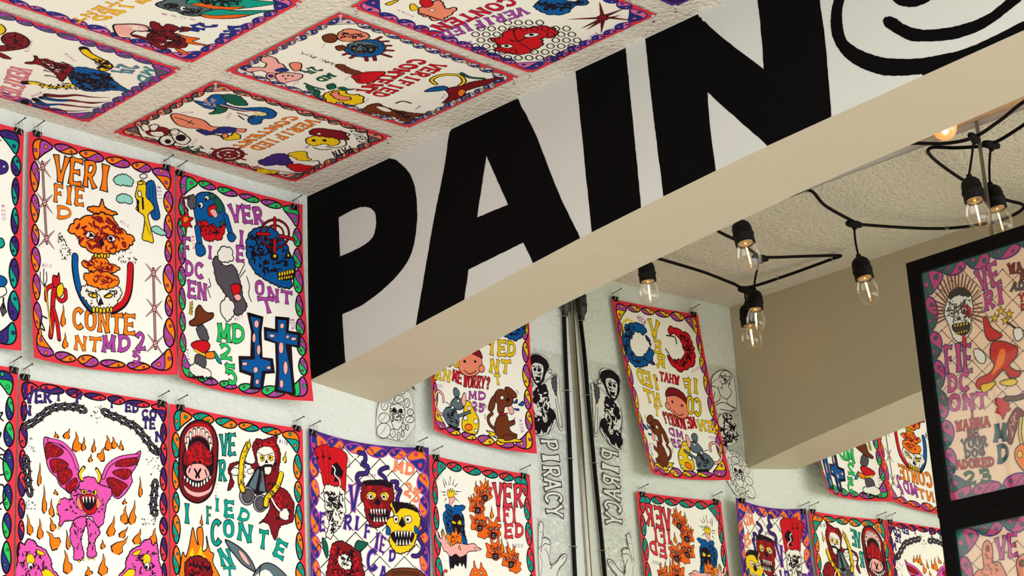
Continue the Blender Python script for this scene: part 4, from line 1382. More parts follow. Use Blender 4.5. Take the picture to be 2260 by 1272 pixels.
ART['F1'] = '''L|k|3|0|140 14 188 82
L|k|3|0|140 14 76 51
E|k|k|3|140 14 144 15 140 17
L|k|3|0|272 51 318 118
L|k|3|0|272 51 209 88
E|k|k|3|272 51 275 52 271 54
L|k|3|0|401 88 447 154
L|k|3|0|401 88 339 124
E|k|k|2|401 88 405 89 401 91
L|k|3|0|528 123 573 189
L|k|3|0|528 123 467 160
E|k|k|2|528 123 532 124 528 126
L|k|3|0|654 159 697 224
L|k|3|0|654 159 593 195
E|k|k|2|654 159 657 160 653 162
L|k|3|0|197 91 245 158
L|k|3|0|197 91 134 128
E|k|k|3|197 91 201 92 197 94
L|k|3|0|328 127 374 193
L|k|3|0|328 127 265 164
E|k|k|2|328 127 331 128 327 130
L|k|3|0|456 163 501 228
L|k|3|0|456 163 395 199
E|k|k|2|456 163 460 164 456 166
L|k|3|0|582 198 627 263
L|k|3|0|582 198 522 234
E|k|k|2|582 198 586 199 582 201
L|k|3|0|123 131 170 198
L|k|3|0|123 131 59 168
E|k|k|3|123 131 126 132 122 134
L|k|3|0|254 167 301 233
L|k|3|0|254 167 191 204
E|k|k|3|254 167 258 168 254 170
L|k|3|0|383 202 429 268
L|k|3|0|383 202 321 239
E|k|k|2|383 202 387 203 383 205
L|k|3|0|511 237 555 302
L|k|3|0|511 237 449 273
E|k|k|2|511 237 514 238 510 240
L|k|3|0|636 271 679 335
L|k|3|0|636 271 575 307
E|k|k|2|636 271 639 272 635 274
L|k|3|0|180 206 227 273
L|k|3|0|180 206 117 244
E|k|k|3|180 206 183 207 179 210
L|k|3|0|310 242 356 307
L|k|3|0|310 242 248 279
E|k|k|2|310 242 314 243 310 245
L|k|3|0|438 276 484 341
L|k|3|0|438 276 377 313
E|k|k|2|438 276 442 277 438 279
L|k|3|0|564 310 609 375
L|k|3|0|564 310 504 347
E|k|k|2|564 310 568 311 564 313
L|k|3|0|105 247 153 313
L|k|3|0|105 247 41 284
E|k|k|3|105 247 109 248 105 250
L|k|3|0|237 282 283 347
L|k|3|0|237 282 174 319
E|k|k|2|237 282 240 282 236 285
L|k|3|0|366 316 411 381
L|k|3|0|366 316 304 353
E|k|k|2|366 316 369 317 365 319
L|k|3|0|493 350 537 414
L|k|3|0|493 350 432 386
E|k|k|2|493 350 496 351 492 353
L|k|3|0|618 383 661 447
L|k|3|0|618 383 557 419
E|k|k|2|618 383 621 384 617 386
L|k|3|0|162 322 209 388
L|k|3|0|162 322 99 359
E|k|k|3|162 322 166 323 162 325
L|k|3|0|293 356 339 421
L|k|3|0|293 356 230 393
E|k|k|2|293 356 296 357 292 359
L|k|3|0|421 389 466 454
L|k|3|0|421 389 359 426
E|k|k|2|421 389 424 390 420 392
L|k|3|0|547 422 591 486
L|k|3|0|547 422 486 459
E|k|k|2|547 422 550 423 546 425
L|k|3|0|88 362 135 428
L|k|3|0|88 362 24 400
E|k|k|3|88 362 91 363 87 365
L|k|3|0|219 396 266 461
L|k|3|0|219 396 156 433
E|k|k|2|219 396 223 397 219 399
L|k|3|0|348 429 394 494
L|k|3|0|348 429 286 467
E|k|k|2|348 429 352 430 348 432
L|k|3|0|475 462 520 526
L|k|3|0|475 462 414 499
E|k|k|2|475 462 478 463 475 465
L|k|3|0|600 494 644 557
L|k|3|0|600 494 540 531
E|k|k|2|600 494 603 495 599 497
L|k|3|0|145 437 192 502
L|k|3|0|145 437 82 474
E|k|k|2|145 437 148 437 145 440
L|k|3|0|275 470 321 534
L|k|3|0|275 470 213 507
E|k|k|2|275 470 279 470 275 473
L|k|3|0|403 502 448 566
L|k|3|0|403 502 342 539
E|k|k|2|403 502 406 503 403 505
L|k|3|0|529 534 573 597
L|k|3|0|529 534 468 571
E|k|k|2|529 534 532 535 528 537
L|k|3|0|70 477 118 543
L|k|3|0|70 477 7 515
E|k|k|3|70 477 74 478 70 480
L|k|3|0|202 510 248 575
L|k|3|0|202 510 139 548
E|k|k|2|202 510 205 511 201 513
L|k|3|0|331 542 376 606
L|k|3|0|331 542 269 580
E|k|k|2|331 542 334 543 330 545
L|k|3|0|457 574 502 637
L|k|3|0|457 574 396 611
E|k|k|2|457 574 461 575 457 577
L|k|3|0|582 605 626 668
L|k|3|0|582 605 522 642
E|k|k|2|582 605 585 606 582 608
L|k|3|0|128 551 175 615
L|k|3|0|128 551 65 589
E|k|k|2|128 551 131 552 127 554
L|k|3|0|258 583 304 647
L|k|3|0|258 583 196 620
E|k|k|2|258 583 261 584 257 586
L|k|3|0|385 614 431 677
L|k|3|0|385 614 324 652
E|k|k|2|385 614 389 615 385 617
L|k|3|0|511 645 555 708
L|k|3|0|511 645 451 682
E|k|k|2|511 645 514 646 511 648
L|k|3|0|53 592 101 656
L|k|3|0|53 592 -10 630
E|k|k|3|53 592 57 593 53 595
L|k|3|0|184 624 231 688
L|k|3|0|184 624 122 661
E|k|k|2|184 624 188 624 184 627
L|k|3|0|313 655 359 718
L|k|3|0|313 655 251 692
E|k|k|2|313 655 317 656 313 658
L|k|3|0|440 685 484 748
L|k|3|0|440 685 379 723
E|k|k|2|440 685 443 686 439 688
L|k|3|0|564 716 608 778
L|k|3|0|564 716 504 753
E|k|k|2|564 716 568 716 564 719
L|k|3|0|110 665 157 729
L|k|3|0|110 665 47 703
E|k|k|2|110 665 114 665 110 668
L|k|3|0|240 696 286 759
L|k|3|0|240 696 178 733
E|k|k|2|240 696 244 696 240 699
L|k|3|0|368 726 413 789
L|k|3|0|368 726 307 764
E|k|k|2|368 726 371 727 368 729
L|k|3|0|494 756 538 818
L|k|3|0|494 756 433 793
E|k|k|2|494 756 497 757 493 759
L|k|3|0|36 706 84 770
L|k|3|0|36 706 -27 744
E|k|k|2|36 706 40 707 36 709
L|k|3|0|167 737 214 800
L|k|3|0|167 737 105 775
E|k|k|2|167 737 170 737 167 740
L|k|3|0|296 767 341 829
L|k|3|0|296 767 234 805
E|k|k|2|296 767 299 768 295 770
L|k|3|0|422 797 467 858
L|k|3|0|422 797 362 834
E|k|k|2|422 797 426 797 422 799
L|k|3|0|547 826 590 887
L|k|3|0|547 826 487 863
E|k|k|2|547 826 550 826 546 829
L|k|3|0|93 778 140 841
L|k|3|0|93 778 30 816
E|k|k|2|93 778 97 779 93 781
L|k|3|0|223 808 269 871
L|k|3|0|223 808 161 846
E|k|k|2|223 808 226 809 223 811
L|k|3|0|351 837 396 899
L|k|3|0|351 837 289 875
E|k|k|2|351 837 354 838 350 840
L|k|3|0|476 866 520 928
L|k|3|0|476 866 416 904
E|k|k|2|476 866 479 867 476 869
T|H|v|VE|373 211 513 194 356 91
T|H|v|RI|382 324 521 306 388 231
T|H|v|FIE|79 602 249 639 92 455
T|H|v|DC|75 719 216 740 86 627
T|H|v|ONT|68 823 324 866 76 743
T|d|k|WA|567 158 655 175 565 102
T|d|k|B|627 214 653 217 634 173
T|D|k|AD|558 258 644 270 570 218
T|R|k|Y|604 333 634 337 607 290
T|R|k|D|609 381 631 382 610 350
L|k|8|0|128 301 46 319
L|d|5|0|128 301 50 318
L|k|8|0|125 287 41 290
L|d|5|0|125 287 45 290
L|k|8|0|125 272 40 260
L|d|5|0|125 272 44 261
L|k|8|0|127 257 43 232
L|d|5|0|127 257 47 233
L|k|8|0|130 243 50 204
L|d|5|0|130 243 54 206
L|k|8|0|136 230 61 178
L|d|5|0|136 230 65 181
L|k|8|0|143 218 79 136
L|d|5|0|143 218 83 139
L|k|8|0|152 208 98 111
L|d|5|0|152 208 101 115
L|k|8|0|163 200 120 91
L|d|5|0|163 200 122 94
L|k|8|0|174 193 144 75
L|d|5|0|174 193 146 79
L|k|8|0|187 189 169 64
L|d|5|0|187 189 170 68
L|k|8|0|200 188 195 59
L|d|5|0|200 188 196 63
L|k|8|0|213 188 222 59
L|d|5|0|213 188 222 63
L|k|8|0|226 191 248 65
L|d|5|0|226 191 248 69
L|k|8|0|239 196 274 76
L|d|5|0|239 196 272 80
L|k|7|0|251 203 297 92
L|d|5|0|251 203 295 95
L|k|7|0|262 213 318 113
L|d|5|0|262 213 316 116
L|k|7|0|271 223 337 138
L|d|5|0|271 223 334 140
L|k|7|0|279 236 352 166
L|d|5|0|279 236 349 168
L|k|7|0|285 249 364 197
L|d|5|0|285 249 360 198
L|k|7|0|290 263 372 230
L|d|5|0|290 263 368 231
L|k|7|0|292 278 374 275
L|d|5|0|292 278 370 275
L|k|7|0|293 293 375 304
L|d|5|0|293 293 371 303
L|k|7|0|291 307 372 332
L|d|5|0|291 307 368 331
L|k|7|0|287 321 365 359
L|d|5|0|287 321 361 357
L|k|7|0|282 334 354 384
L|d|5|0|282 334 350 382
B|w|k|5|5|126 260 158 197 211 155 264 161 303 204 310 269 303 315 282 365 281 404 248 443 200 462 167 438 148 386 138 335 125 300
B|k|k|3|6|166 175 211 151 272 168 306 213 283 214 223 190 176 201
B|R|k|2|3|231 256 275 264 297 298 286 342 258 319 235 289
S|k|60|18|157 204 298 234 280 349 243 355 174 337 135 294
E|w|k|5|168 285 185 290 165 302
E|k|k|3|168 285 174 287 167 291
E|w|k|5|252 285 268 289 250 300
E|k|k|3|252 285 258 287 251 291
G|k|k|2|0|193 330 214 311 223 338
B|k|k|3|0|163 350 207 353 269 362 271 409 232 431 189 412 162 381
B|R|k|3|0|219 428 233 423 238 480 222 498 212 473
E|y|k|2|179 360 185 362 178 368
E|y|k|2|181 406 187 407 180 413
E|y|k|2|199 362 205 364 198 370
E|y|k|2|198 407 204 408 197 413
E|y|k|2|218 364 225 366 217 372
E|y|k|2|216 407 221 408 215 414
E|y|k|2|238 366 244 368 237 374
E|y|k|2|233 407 238 409 232 414
E|y|k|2|258 368 264 370 256 376
E|y|k|2|250 408 255 409 249 415
G|y|k|4|0|486 326 489 348 510 353 491 360 495 382 480 365 461 373 471 355 456 339 477 344
G|y|k|4|0|536 355 538 376 559 382 540 389 544 411 529 394 511 402 521 384 505 367 526 373
G|y|k|4|0|441 353 444 375 465 380 446 388 450 409 435 392 416 401 427 383 411 366 432 372
G|y|k|4|0|505 386 507 407 528 412 509 420 513 441 498 425 480 433 490 415 474 398 495 404
L|k|11|0|511 425 560 476
B|R|k|6|0|367 364 389 365 410 430 470 492 398 505 368 474 363 418
B|R|k|6|2|396 520 449 518 505 547 551 582 535 632 486 666 523 706 552 713 535 739 484 735 449 680 402 707 354 734 289 754 262 728 281 694 353 680 394 643 376 592
B|o|-|3|2|441 570 474 578 455 643 406 677 369 692 402 646
B|y|k|5|3|292 735 345 732 388 735 357 766 303 776
B|y|k|5|3|418 742 491 744 522 767 485 781 428 763
B|w|k|5|3|279 529 306 528 344 569 337 614 303 606 282 569
B|w|k|5|3|551 474 593 485 594 531 557 545 541 510
T|R|k|I|203 899 221 902 206 858
T|R|k|WANNA|97 949 315 972 101 896
T|d|k|BE|163 1003 241 1010 165 961
T|D|k|YOUR|120 1057 282 1070 120 1008
T|D|k|DOG|133 1109 258 1120 134 1070
T|R|k|ADORED|65 1159 310 1188 67 1116
T|z|k|23|101 1256 284 1270 102 1190
T|z|v|M|326 1060 396 1068 344 974
T|z|v|D|333 1183 401 1177 343 1095
B|R|k|3|7|366 833 402 834 444 851 446 891 457 909 424 917 402 948 389 917 360 903 377 875
B|d|k|6|2|423 980 488 908 528 933 541 959 496 965 481 1008 457 1050 431 1098 409 1070 425 1027
S|p|14|13|440 984 483 939 472 1006 437 1061
L|k|24|0|513 969 493 1042 495 1112
L|y|13|0|513 969 493 1042 495 1112
B|o|k|6|0|446 1140 473 1115 511 1123 495 1251 470 1238 444 1186
E|y|k|4|474 1162 491 1165 471 1181
L|k|33|0|436 842 496 855 554 853
L|b|20|0|436 842 496 855 554 853'''
ART['F2'] = '''L|k|3|0|102 77 152 141
L|k|3|0|102 77 34 120
E|k|k|2|102 77 105 78 101 80
L|k|3|0|241 102 290 165
L|k|3|0|241 102 174 145
E|k|k|2|241 102 244 102 240 105
L|k|3|0|378 126 426 189
L|k|3|0|378 126 312 169
E|k|k|2|378 126 381 127 377 129
L|k|3|0|162 149 212 212
L|k|3|0|162 149 95 192
E|k|k|2|162 149 166 150 162 152
L|k|3|0|300 173 349 236
L|k|3|0|300 173 234 216
E|k|k|2|300 173 304 174 300 176
L|k|3|0|83 196 134 260
L|k|3|0|83 196 16 240
E|k|k|2|83 196 87 197 83 199
L|k|3|0|222 220 272 283
L|k|3|0|222 220 156 264
E|k|k|2|222 220 226 221 222 223
L|k|3|0|359 244 407 306
L|k|3|0|359 244 294 287
E|k|k|2|359 244 362 244 359 246
L|k|3|0|144 268 194 330
L|k|3|0|144 268 77 311
E|k|k|2|144 268 147 268 143 271
L|k|3|0|282 291 331 353
L|k|3|0|282 291 216 334
E|k|k|2|282 291 285 291 281 294
T|H|v|VE|242 208 375 201 251 96
B|s|k|6|2|156 133 175 98 198 93 216 117 219 159 205 217 241 216 263 242 270 311 88 281 113 240 149 238 153 178
E|b|-|2|191 135 205 137 188 156
S|b|20|16|169 165 203 171 254 241 246 292 125 272
B|s|k|6|0|356 236 382 210 416 212 405 334 363 327 353 280
E|b|k|4|389 249 407 252 386 268'''
ART['D1'] = '''B|W|k|9|0|20 300 118 164 336 99 548 153 606 355 669 476 851 471 854 682 888 1464 811 1528 721 1282 695 1129 693 1416 443 1675 157 1718 127 1375 66 1230 72 866 150 749 39 559
B|k|k|6|12|49 400 40 271 135 175 263 125 405 139 544 207 589 331 489 481 406 653 257 744 172 693 75 553
B|W|k|12|9|110 389 197 308 359 293 444 357 415 520 353 636 242 707 175 640 130 517
E|k|-|12|206 438 249 430 204 475
E|k|-|12|332 429 375 422 329 466
S|k|22|49|141 358 427 333 335 639 192 663
G|k|k|6|0|215 581 358 569 335 639 227 657
B|k|k|6|31|179 848 366 712 507 741 545 970 586 1146 706 1232 660 1369 487 1552 408 1668 306 1606 194 1700 119 1506 216 1361 359 1339 230 1152 130 1064
S|W|26|80|215 842 467 800 615 1246 345 1548 213 1414
L|k|18|0|72 866 73 1126 148 1320 284 1402
L|k|24|0|102 1224 158 1448 309 1554
L|k|43|0|442 647 667 503 781 430
L|W|22|0|442 647 667 503 781 430
E|W|k|16|620 405 664 397 617 448
B|D|k|12|19|644 586 779 457 784 641 751 858 685 763
L|k|15|0|758 751 796 982 850 1235 868 1480 800 1426 764 1170 727 940
L|k|21|0|288 1608 157 1718
L|k|21|0|451 1558 335 1691
L|k|21|0|640 1399 479 1670'''
ART['D2'] = '''T|W|k|PIRACY|142 88 237 2121 719 16'''
ART['D3'] = '''B|W|k|8|0|67 127 118 86 195 135 191 435 365 484 388 620 337 878 376 1012 560 924 802 736 897 772 821 919 577 1151 500 1319 16 1367 14 684
L|k|16|0|79 195 100 111 166 92 197 204 158 439 97 629 28 706
L|k|16|0|141 464 272 426 381 483 375 576 230 569 128 649 88 768
L|k|16|0|222 684 310 813 347 969 375 1035 559 947 701 782 835 733 897 784 786 946 649 1052 539 1224
L|k|14|0|728 860 805 782 844 824
L|k|11|0|85 332 151 313
L|k|19|0|348 957 406 1054 354 1106
L|k|11|0|53 817 103 1017 54 1273'''
ART['D4'] = '''B|W|k|6|0|55 537 222 356 491 157 723 144 888 195 969 700 897 866 690 1102 524 1139 199 1125 -25 1083
E|W|k|14|177 1001 347 975 173 1149
L|k|9|0|91 1088 177 1001 231 890
E|W|k|14|194 757 331 736 191 859
L|k|9|0|124 819 194 757 237 679
E|W|k|14|211 512 296 498 209 604
L|k|9|0|167 565 211 512 239 443
E|W|k|15|584 323 704 303 582 400
L|k|9|0|523 371 584 323 622 262
E|W|k|15|775 369 842 358 772 457
L|k|9|0|740 419 775 369 797 304
E|W|k|15|859 537 939 524 856 604
L|k|9|0|817 577 859 537 884 485
E|W|k|15|837 682 951 664 834 749
L|k|9|0|779 724 837 682 873 629
E|W|k|14|398 1018 463 1009 395 1105
L|k|9|0|363 1067 398 1018 419 955
E|W|k|14|544 1047 583 1041 541 1124
L|k|9|0|523 1089 544 1047 557 992
E|W|k|15|647 993 687 987 645 1055
L|k|9|0|627 1027 647 993 661 948
E|W|k|15|386 368 451 357 383 446
L|k|9|0|351 412 386 368 407 311
E|W|k|15|665 850 719 842 663 922
L|k|9|0|638 890 665 850 683 797
E|W|k|15|765 847 805 841 763 904
L|k|9|0|744 879 765 847 778 806
E|W|k|15|489 209 555 198 487 261
L|k|9|0|455 241 489 209 510 170
E|W|k|15|672 166 732 156 671 213
L|k|9|0|642 194 672 166 691 130
B|W|k|15|20|347 541 449 448 646 442 709 535 671 695 599 860 466 932 372 793
E|k|k|12|445 564 491 557 444 605
E|k|k|12|610 551 656 543 608 592
S|k|40|47|364 539 678 488 635 778 404 814
L|k|12|0|423 747 620 729
L|k|21|0|807 104 861 17 960 53'''
ART['D5'] = '''B|W|k|12|0|980 289 583 48 267 356 271 847 736 1042 925 867
L|k|54|1|614 248 538 35
L|k|54|1|614 248 331 183
L|k|54|1|614 248 515 420
L|k|54|1|614 248 834 418
L|k|54|1|614 248 848 181
S|k|6|120|778 144 410 102 449 352 816 393
L|k|54|1|431 472 688 438
L|k|54|1|431 472 399 263
L|k|54|1|431 472 153 377
L|k|54|1|431 472 291 623
L|k|54|1|431 472 621 660
S|k|6|120|596 368 226 327 265 577 635 617
L|k|54|1|806 563 1022 475
L|k|54|1|806 563 703 353
L|k|54|1|806 563 526 521
L|k|54|1|806 563 737 746
L|k|54|1|806 563 1042 717
S|k|6|120|970 459 604 418 642 667 1008 706
L|k|54|1|654 741 891 679
L|k|54|1|654 741 586 530
L|k|54|1|654 741 373 673
L|k|54|1|654 741 548 909
L|k|54|1|654 741 868 912
S|k|6|120|818 637 450 597 489 845 856 884
L|k|54|1|404 763 251 906
L|k|54|1|404 763 582 954
L|k|54|1|404 763 666 739
L|k|54|1|404 763 387 556
L|k|54|1|404 763 129 659
S|k|6|120|569 659 199 618 238 868 607 906
L|k|54|1|757 947 477 890
L|k|54|1|757 947 666 1121
L|k|54|1|757 947 980 1110
L|k|54|1|757 947 986 874
L|k|54|1|757 947 675 737
S|k|6|119|921 843 555 803 593 1051 959 1089'''
ART['D6'] = '''B|W|k|12|0|900 301 523 68 244 183 234 753 351 867 765 1015 883 830
L|k|16|0|701 276 581 126 425 72 292 173 422 374 342 498 514 653 698 576 722 412
L|k|16|0|641 201 345 196 567 359 657 303
L|k|16|0|920 437 732 480 714 677 922 769 842 560
L|k|16|0|883 830 624 733 295 827 451 879 744 880
L|k|16|0|514 653 480 749 267 807
S|k|14|57|636 167 289 155 432 443 683 474
L|k|12|0|751 282 915 403 876 464'''
# ---------------------------------------------------------------- helpers
def lin(c):
    return tuple(((x / 255) / 12.92 if x / 255 <= .04045 else ((x / 255 + .055) / 1.055) ** 2.4) for x in c)
MATS = {}
def mat(name, rgb, rough=.6, metal=0, bump=None, spec=.5, noise=0, emit=None):
    if name in MATS: return MATS[name]
    M = bpy.data.materials.new(name); M.use_nodes = True; nt = M.node_tree; b = nt.nodes['Principled BSDF']
    c = lin(rgb); b.inputs['Base Color'].default_value = (*c, 1); b.inputs['Roughness'].default_value = rough
    b.inputs['Metallic'].default_value = metal; b.inputs['Specular IOR Level'].default_value = spec
    if emit: b.inputs['Emission Color'].default_value = (*emit[0], 1); b.inputs['Emission Strength'].default_value = emit[1]
    tc = nt.nodes.new('ShaderNodeTexCoord')
    if noise:
        n = nt.nodes.new('ShaderNodeTexNoise'); n.inputs['Scale'].default_value = noise[0]; n.inputs['Detail'].default_value = 4
        nt.links.new(tc.outputs['Object'], n.inputs['Vector'])
        r = nt.nodes.new('ShaderNodeMapRange'); r.inputs[1].default_value = .3; r.inputs[2].default_value = .7
        r.inputs[3].default_value = 1 - noise[1]; r.inputs[4].default_value = 1 + noise[1] * .3
        nt.links.new(n.outputs['Fac'], r.inputs[0])
        mx = nt.nodes.new('ShaderNodeVectorMath'); mx.operation = 'SCALE'; mx.inputs[0].default_value = c
        nt.links.new(r.outputs[0], mx.inputs['Scale']); nt.links.new(mx.outputs[0], b.inputs['Base Color'])
    if bump:
        prev = None
        for (kind, sc, dist) in bump:
            if kind == 'v':
                n = nt.nodes.new('ShaderNodeTexVoronoi'); n.feature = 'SMOOTH_F1'; n.inputs['Smoothness'].default_value = .6; o = n.outputs['Distance']
                iv = -1
            else:
                n = nt.nodes.new('ShaderNodeTexNoise'); n.inputs['Detail'].default_value = 3; o = n.outputs['Fac']; iv = 1
            n.inputs['Scale'].default_value = sc
            nt.links.new(tc.outputs['Object'], n.inputs['Vector'])
            bn = nt.nodes.new('ShaderNodeBump'); bn.inputs['Distance'].default_value = dist; bn.inputs['Strength'].default_value = 1
            bn.invert = iv < 0
            nt.links.new(o, bn.inputs['Height'])
            if prev: nt.links.new(prev.outputs[0], bn.inputs['Normal'])
            prev = bn
        nt.links.new(prev.outputs[0], b.inputs['Normal'])
    MATS[name] = M
    return M
def thin_glass(name, tint, gloss=.1, rough=.02, alpha=.0, body=(1, 1, 1), wrinkle=0):
    if name in MATS: return MATS[name]
    M = bpy.data.materials.new(name); M.use_nodes = True; nt = M.node_tree
    for n in list(nt.nodes):
        if n.type != 'OUTPUT_MATERIAL': nt.nodes.remove(n)
    out = [n for n in nt.nodes if n.type == 'OUTPUT_MATERIAL'][0]
    t = nt.nodes.new('ShaderNodeBsdfTransparent'); t.inputs[0].default_value = (*tint, 1)
    g = nt.nodes.new('ShaderNodeBsdfGlossy'); g.inputs['Roughness'].default_value = rough; g.inputs[0].default_value = (1, 1, 1, 1)
    d = nt.nodes.new('ShaderNodeBsdfDiffuse'); d.inputs[0].default_value = (*body, 1)
    m0 = nt.nodes.new('ShaderNodeMixShader'); m0.inputs[0].default_value = alpha
    nt.links.new(t.outputs[0], m0.inputs[1]); nt.links.new(d.outputs[0], m0.inputs[2])
    lw = nt.nodes.new('ShaderNodeLayerWeight'); lw.inputs['Blend'].default_value = .25
    mr = nt.nodes.new('ShaderNodeMapRange'); mr.inputs[3].default_value = gloss * .4; mr.inputs[4].default_value = min(1, gloss * 4)
    nt.links.new(lw.outputs['Fresnel'], mr.inputs[0])
    m1 = nt.nodes.new('ShaderNodeMixShader'); nt.links.new(mr.outputs[0], m1.inputs[0])
    if wrinkle:
        tc = nt.nodes.new('ShaderNodeTexCoord'); nn = nt.nodes.new('ShaderNodeTexNoise'); nn.inputs['Scale'].default_value = wrinkle; nn.inputs['Distortion'].default_value = 1.5
        nt.links.new(tc.outputs['Object'], nn.inputs['Vector']); bn = nt.nodes.new('ShaderNodeBump'); bn.inputs['Distance'].default_value = .012; nt.links.new(nn.outputs['Fac'], bn.inputs['Height']); nt.links.new(bn.outputs[0], g.inputs['Normal'])
    nt.links.new(m0.outputs[0], m1.inputs[1]); nt.links.new(g.outputs[0], m1.inputs[2]); nt.links.new(m1.outputs[0], out.inputs[0])
    MATS[name] = M
    return M

PAL = {'k': (24, 10, 22), 'w': (242, 240, 230), 'r': (228, 56, 70), 'm': (176, 70, 165), 'o': (250, 128, 18), 'v': (62, 36, 122),
       't': (0, 160, 142), 'u': (0, 88, 160), 'n': (38, 48, 132), 'g': (40, 196, 96), 'y': (244, 204, 20), 'p': (246, 178, 172),
       'h': (228, 86, 178), 'd': (128, 18, 28), 'e': (92, 112, 120), 'c': (150, 216, 200), 'b': (112, 52, 22), 's': (240, 142, 112),
       'f': (240, 104, 24), 'q': (150, 152, 158), 'R': (206, 16, 28), 'z': (18, 96, 74), 'L': (232, 214, 216), 'D': (84, 80, 88), 'W': (226, 226, 218),
       'x': (96, 94, 98), 'P': (232, 110, 160), 'V': (78, 40, 128), 'T': (14, 104, 84), 'H': (206, 62, 132)}
def ink(c):
    return mat('ink_' + {'k': 'black', 'w': 'white', 'r': 'rim_red', 'm': 'magenta', 'o': 'orange', 'v': 'violet', 't': 'teal', 'u': 'blue', 'n': 'navy', 'g': 'green',
        'y': 'yellow', 'p': 'pale_pink', 'h': 'hot_pink', 'd': 'dark_red', 'e': 'slate', 'c': 'pale_teal', 'b': 'brown', 's': 'salmon', 'f': 'flame', 'q': 'silver_grey',
        'R': 'red', 'z': 'dark_green', 'L': 'lilac', 'D': 'charcoal', 'W': 'off_white', 'x': 'grey', 'P': 'pink', 'V': 'purple', 'T': 'deep_teal', 'H': 'raspberry'}[c], PAL[c], .75, spec=.15)
paper = mat('paper', (250, 248, 238), .7, spec=.2)

def link(name, verts, faces, mats, parent=None, fm=None, smooth=False):
    me = bpy.data.meshes.new(name); me.from_pydata(verts, [], faces)
    for x in (mats if isinstance(mats, (list, tuple)) else [mats]): me.materials.append(x)
    if fm: me.polygons.foreach_set('material_index', fm)
    if smooth: me.polygons.foreach_set('use_smooth', [True] * len(me.polygons))
    me.update()
    o = bpy.data.objects.new(name, me); col.objects.link(o)
    if parent: o.parent = parent
    return o
def tag(o, label=None, cat=None, group=None, kind=None):
    if label: o['label'] = label
    if cat: o['category'] = cat
    if group: o['group'] = group
    if kind: o['kind'] = kind
    return o
def empty(name, loc, label=None, cat=None, group=None):
    o = bpy.data.objects.new(name, None); col.objects.link(o); o.location = loc; o.empty_display_size = .05
    return tag(o, label, cat, group)
class MB:
    def __init__(s, org=(0, 0, 0)): s.v = []; s.f = []; s.m = []; s.o = Vector(org)
    def add(s, vs, fs, mi=0):
        b = len(s.v); s.v += [tuple(Vector(x) - s.o) for x in vs]; s.f += [tuple(b + i for i in f) for f in fs]; s.m += [mi] * len(fs)
    def box(s, lo, hi, mi=0, M=None):
        x0, y0, z0 = lo; x1, y1, z1 = hi
        vs = [Vector(p) for p in ((x0, y0, z0), (x1, y0, z0), (x1, y1, z0), (x0, y1, z0), (x0, y0, z1), (x1, y0, z1), (x1, y1, z1), (x0, y1, z1))]
        if M: vs = [M @ p for p in vs]
        s.add(vs, [(0, 3, 2, 1), (4, 5, 6, 7), (0, 1, 5, 4), (1, 2, 6, 5), (2, 3, 7, 6), (3, 0, 4, 7)], mi)
    def tube(s, pts, r, n=10, mi=0, cap=True):
        pts = [Vector(p) for p in pts]; rs = r if isinstance(r, list) else [r] * len(pts)
        rings = []; up = None
        for i, p in enumerate(pts):
            t = (pts[min(i + 1, len(pts) - 1)] - pts[max(i - 1, 0)]).normalized()
            if up is None: up = t.orthogonal().normalized()
            up = (up - t * up.dot(t)).normalized(); sd = t.cross(up)
            rings.append([p + (up * math.cos(a) + sd * math.sin(a)) * rs[i] for a in [k * 2 * math.pi / n for k in range(n)]])
        vs = [x for rg in rings for x in rg]; fs = []
        for i in range(len(pts) - 1):
            for k in range(n): fs.append((i * n + k, i * n + (k + 1) % n, (i + 1) * n + (k + 1) % n, (i + 1) * n + k))
        if cap: fs.append(tuple(range(n))[::-1]); fs.append(tuple((len(pts) - 1) * n + k for k in range(n)))
        s.add(vs, fs, mi)
    def lathe(s, prof, M, n=24, mi=0):
        vs = []; fs = []
        for (r, z) in prof:
            for k in range(n): a = 2 * math.pi * k / n; vs.append(M @ Vector((r * math.cos(a), r * math.sin(a), z)))
        for i in range(len(prof) - 1):
            for k in range(n): fs.append((i * n + k, i * n + (k + 1) % n, (i + 1) * n + (k + 1) % n, (i + 1) * n + k))
        s.add(vs, fs, mi)
    def build(s, name, mats, parent=None, smooth=True):
        o = link(name, s.v, s.f, mats, parent, s.m, smooth)
        if parent is None: o.location = s.o
        else: pass
        return o
def spline(pts, n=6, closed=False):
    pts = [Vector(p) for p in pts]; N = len(pts); out = []
    rng = range(N) if closed else range(N - 1)
    for i in rng:
        if closed: a, b, c, d = pts[(i - 1) % N], pts[i], pts[(i + 1) % N], pts[(i + 2) % N]
        else: a, b, c, d = pts[max(i - 1, 0)], pts[i], pts[i + 1], pts[min(i + 2, N - 1)]
        for k in range(n):
            t = k / n
            out.append(.5 * ((2 * b) + (c - a) * t + (2 * a - 5 * b + 4 * c - d) * t * t + (3 * b - a - 3 * c + d) * t ** 3))
    if not closed: out.append(pts[-1])
    return out

# ---------------------------------------------------------------- the room
stucco = mat('stucco_wall', (226, 231, 224), .85, bump=[('n', 42, .008), ('n', 120, .003)], spec=.2, noise=(6, .03))
popcorn = mat('popcorn_ceiling', (236, 230, 218), .9, bump=[('v', 75, .006), ('n', 140, .006)], spec=.15, noise=(70, .07))
backpaint = mat('satin_beige_paint', (200, 190, 168), .55, bump=[('n', 160, .0003)], spec=.3)
facepaint = mat('white_sign_paint', (214, 215, 210), .6, bump=[('n', 90, .0008)], spec=.3, noise=(5, .03))
blackpaint = mat('black_sign_paint', (6, 4, 6), .7, spec=.06)
floorm = mat('pale_floor', (222, 206, 184), .5, noise=(3, .1))

